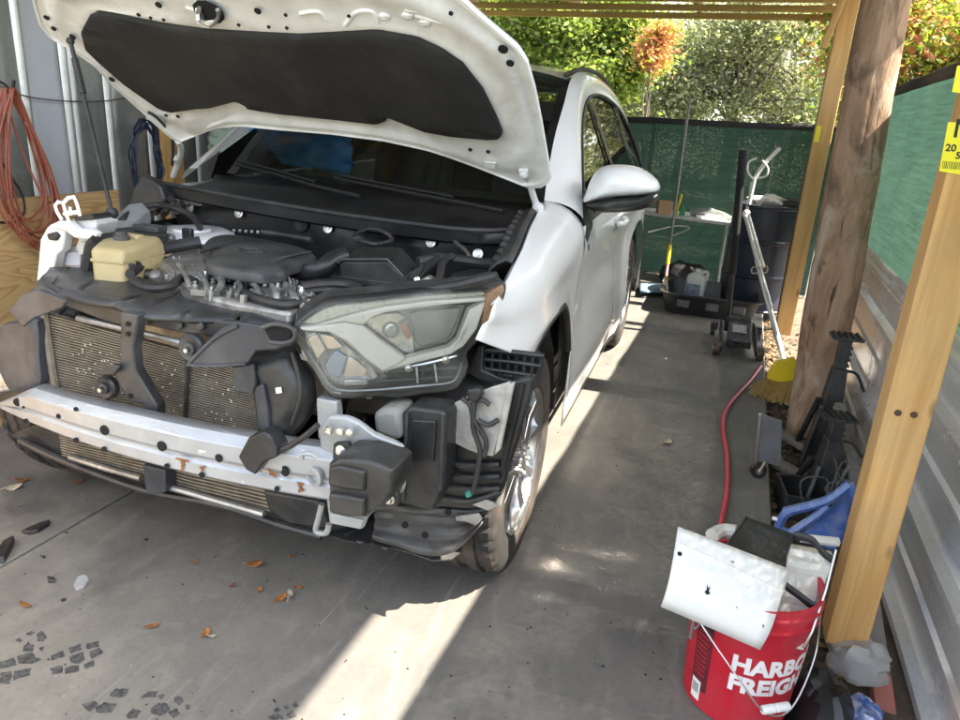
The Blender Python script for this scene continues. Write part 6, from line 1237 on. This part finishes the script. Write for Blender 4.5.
# ---- litter on the slab
LM = pm('brown leaf', (.30, .12, .03), .7, var=.4, scale=60); LM2 = pm('pale dry leaf', (.42, .36, .27), .8, var=.3, scale=60)
def leaf(px, py, s, rz, m, label):
    p = gz(px, py, .003); b = MB(); rows = []
    for i in range(7):
        t = i/6; w_ = s*.28*math.sin(PI*min(1, t*.96+.02))**.8; x = s*(t-.5); cz_ = .010*(s/.06)*((2*t-1)**2)
        rows.append([V((x, -w_, cz_+.006*rnd(.3, 1))), V((x, 0, cz_)), V((x, w_, cz_+.006*rnd(.3, 1)))])
    b.grid(rows); b.tube([V((-s*.5, 0, .01)), V((-s*.72, s*.06, .004))], .0012, 4); o = solo('dry_leaf', b, m, label, 'leaf', 'dry leaves on the concrete', solid=.0006); o.location = p; o.rotation_euler = (rnd(-.2, .2), rnd(-.2, .2), rz)
for px, py, s, rz, m, lab in ((255, 565, .055, .3, LM, 'flat orange brown leaf in front of the radiator'), (281, 599, .045, 1.2, LM, 'orange half of a curled leaf pair on the concrete'), (289, 596, .045, 2.1, LM2, 'pale curled leaf beside an orange one'), (152, 627, .035, .9, LM, 'small orange leaf standing alone left of centre floor'), (206, 634, .04, 1.9, LM, 'small brown leaf with a pale edge near the tyre prints'), (212, 637, .022, .5, LM2, 'tiny pale leaf scrap beside a brown leaf'), (25, 606, .035, .1, LM, 'small orange leaf at the left above the tyre prints'), (78, 483, .04, 1.5, LM, 'orange leaf under the bumper beam left part'), (14, 488, .06, .8, LM2, 'dry tan leaf at the far left edge of the floor'), (22, 481, .05, .5, LM, 'brown leaf at the far left beside a tan leaf'), (292, 556, .02, 1.0, LM, 'tiny reddish leaf right of the orange leaf'), (260, 590, .025, 2.0, LM, 'tiny brown leaf left of the curled pair'), (299, 588, .025, .2, LM, 'tiny brown leaf right of the curled pair'), (233, 586, .02, 1.4, pm('dark red leaf', (.20, .04, .04), .7), 'tiny dark red leaf on the concrete'), (667, 443, .07, 1.2, LM2, 'narrow tan leaf on the concrete right of the car'), (195, 563, .018, .4, LM, 'tiny orange leaf scrap below the beam')): leaf(px, py, s, rz, m, lab)
def shard(pts, m, label, h=.012):
    P = [gz(x, y, .002) for x, y in pts]; b = MB(); c = sum(P, V((0, 0, 0)))/len(P); b.loops([P, [c+(p-c)*.9+V((0, 0, h)) for p in P]]); solo('plastic_shard', b, m, label, 'shard', 'broken plastic pieces on the floor', bevel=.002)
shard([(21, 533), (42, 524), (51, 522), (49, 526), (38, 533), (28, 535)], MBP, 'long black plastic shard at the left below the beam'); shard([(-4, 556), (4, 545), (15, 539), (14, 546), (5, 563), (-4, 564)], MBP, 'black plastic shard at the left edge of the floor', .02)
shard([(47, 578), (55, 579), (55, 583), (48, 583)], MBP, 'small black clip on the concrete beside the clear shard', .01); shard([(40, 556), (46, 557), (44, 559)], MBP, 'tiny black plastic crumb above the small clip', .006)
def clr():
    t = M_('clear plastic'); t.set(col=(.6, .62, .64), rough=.1); tp = t.new('ShaderNodeBsdfTransparent'); m = t.new('ShaderNodeMixShader', i={0: .7, 1: t.b.outputs[0], 2: tp.outputs[0]}); t.link(m.outputs[0], t.n['Material Output'].inputs[0]); return t.m
shard([(73, 586), (78, 577), (86, 576), (90, 580), (84, 589), (76, 591)], clr(), 'clear broken lens shard on the concrete', .008)
gr = MB(); rgx = random.Random(6)
for i in range(260):
    p = gz(rgx.uniform(0, 760), 300+420*rgx.random()**.7, .001); r = rgx.uniform(.0012, .0045)*(2 if i % 40 == 0 else 1)
    if -4 < p.x < .28 and p.y < 7.3: gr.ball(p, (r, r*rgx.uniform(.5, 1), r*.5), 3)
tag(gr.build('grit', MBP), 'scattered dark grit and crumbs on the concrete', 'grit', kind='stuff')
# windscreen reflections, put in as coloured sheets inside the cabin
tp_ = MB()
def reflection(x0, y0, x1, y1, u): return [[CM @ (cu(x0+(x1-x0)*i/14, y0+(y1-y0)*j/8+(x0+(x1-x0)*i/14-x0)*.16, u)+V((0, .05*mnoise.noise(V((i*.5, j*.6, 2))), 0))) for j in range(9)] for i in range(15)]
tp_.grid(reflection(248, 122, 352, 158, 1.42)); solo('blue_reflection', tp_, pm('blue tarp', (.04, .30, .70), .4, var=.25, scale=9), 'blue sheet added behind the car windscreen for its blue reflection', 'reflection', solid=.004, smooth=60)
tp_ = MB(); tp_.grid(reflection(208, 124, 256, 150, 1.50)); solo('pale_reflection', tp_, pm('pale green reflection', (.42, .50, .42), .6, var=.15, scale=6), 'pale greenish sheet added beside the blue one for the windscreen reflection', 'sheet', solid=.004, smooth=60)
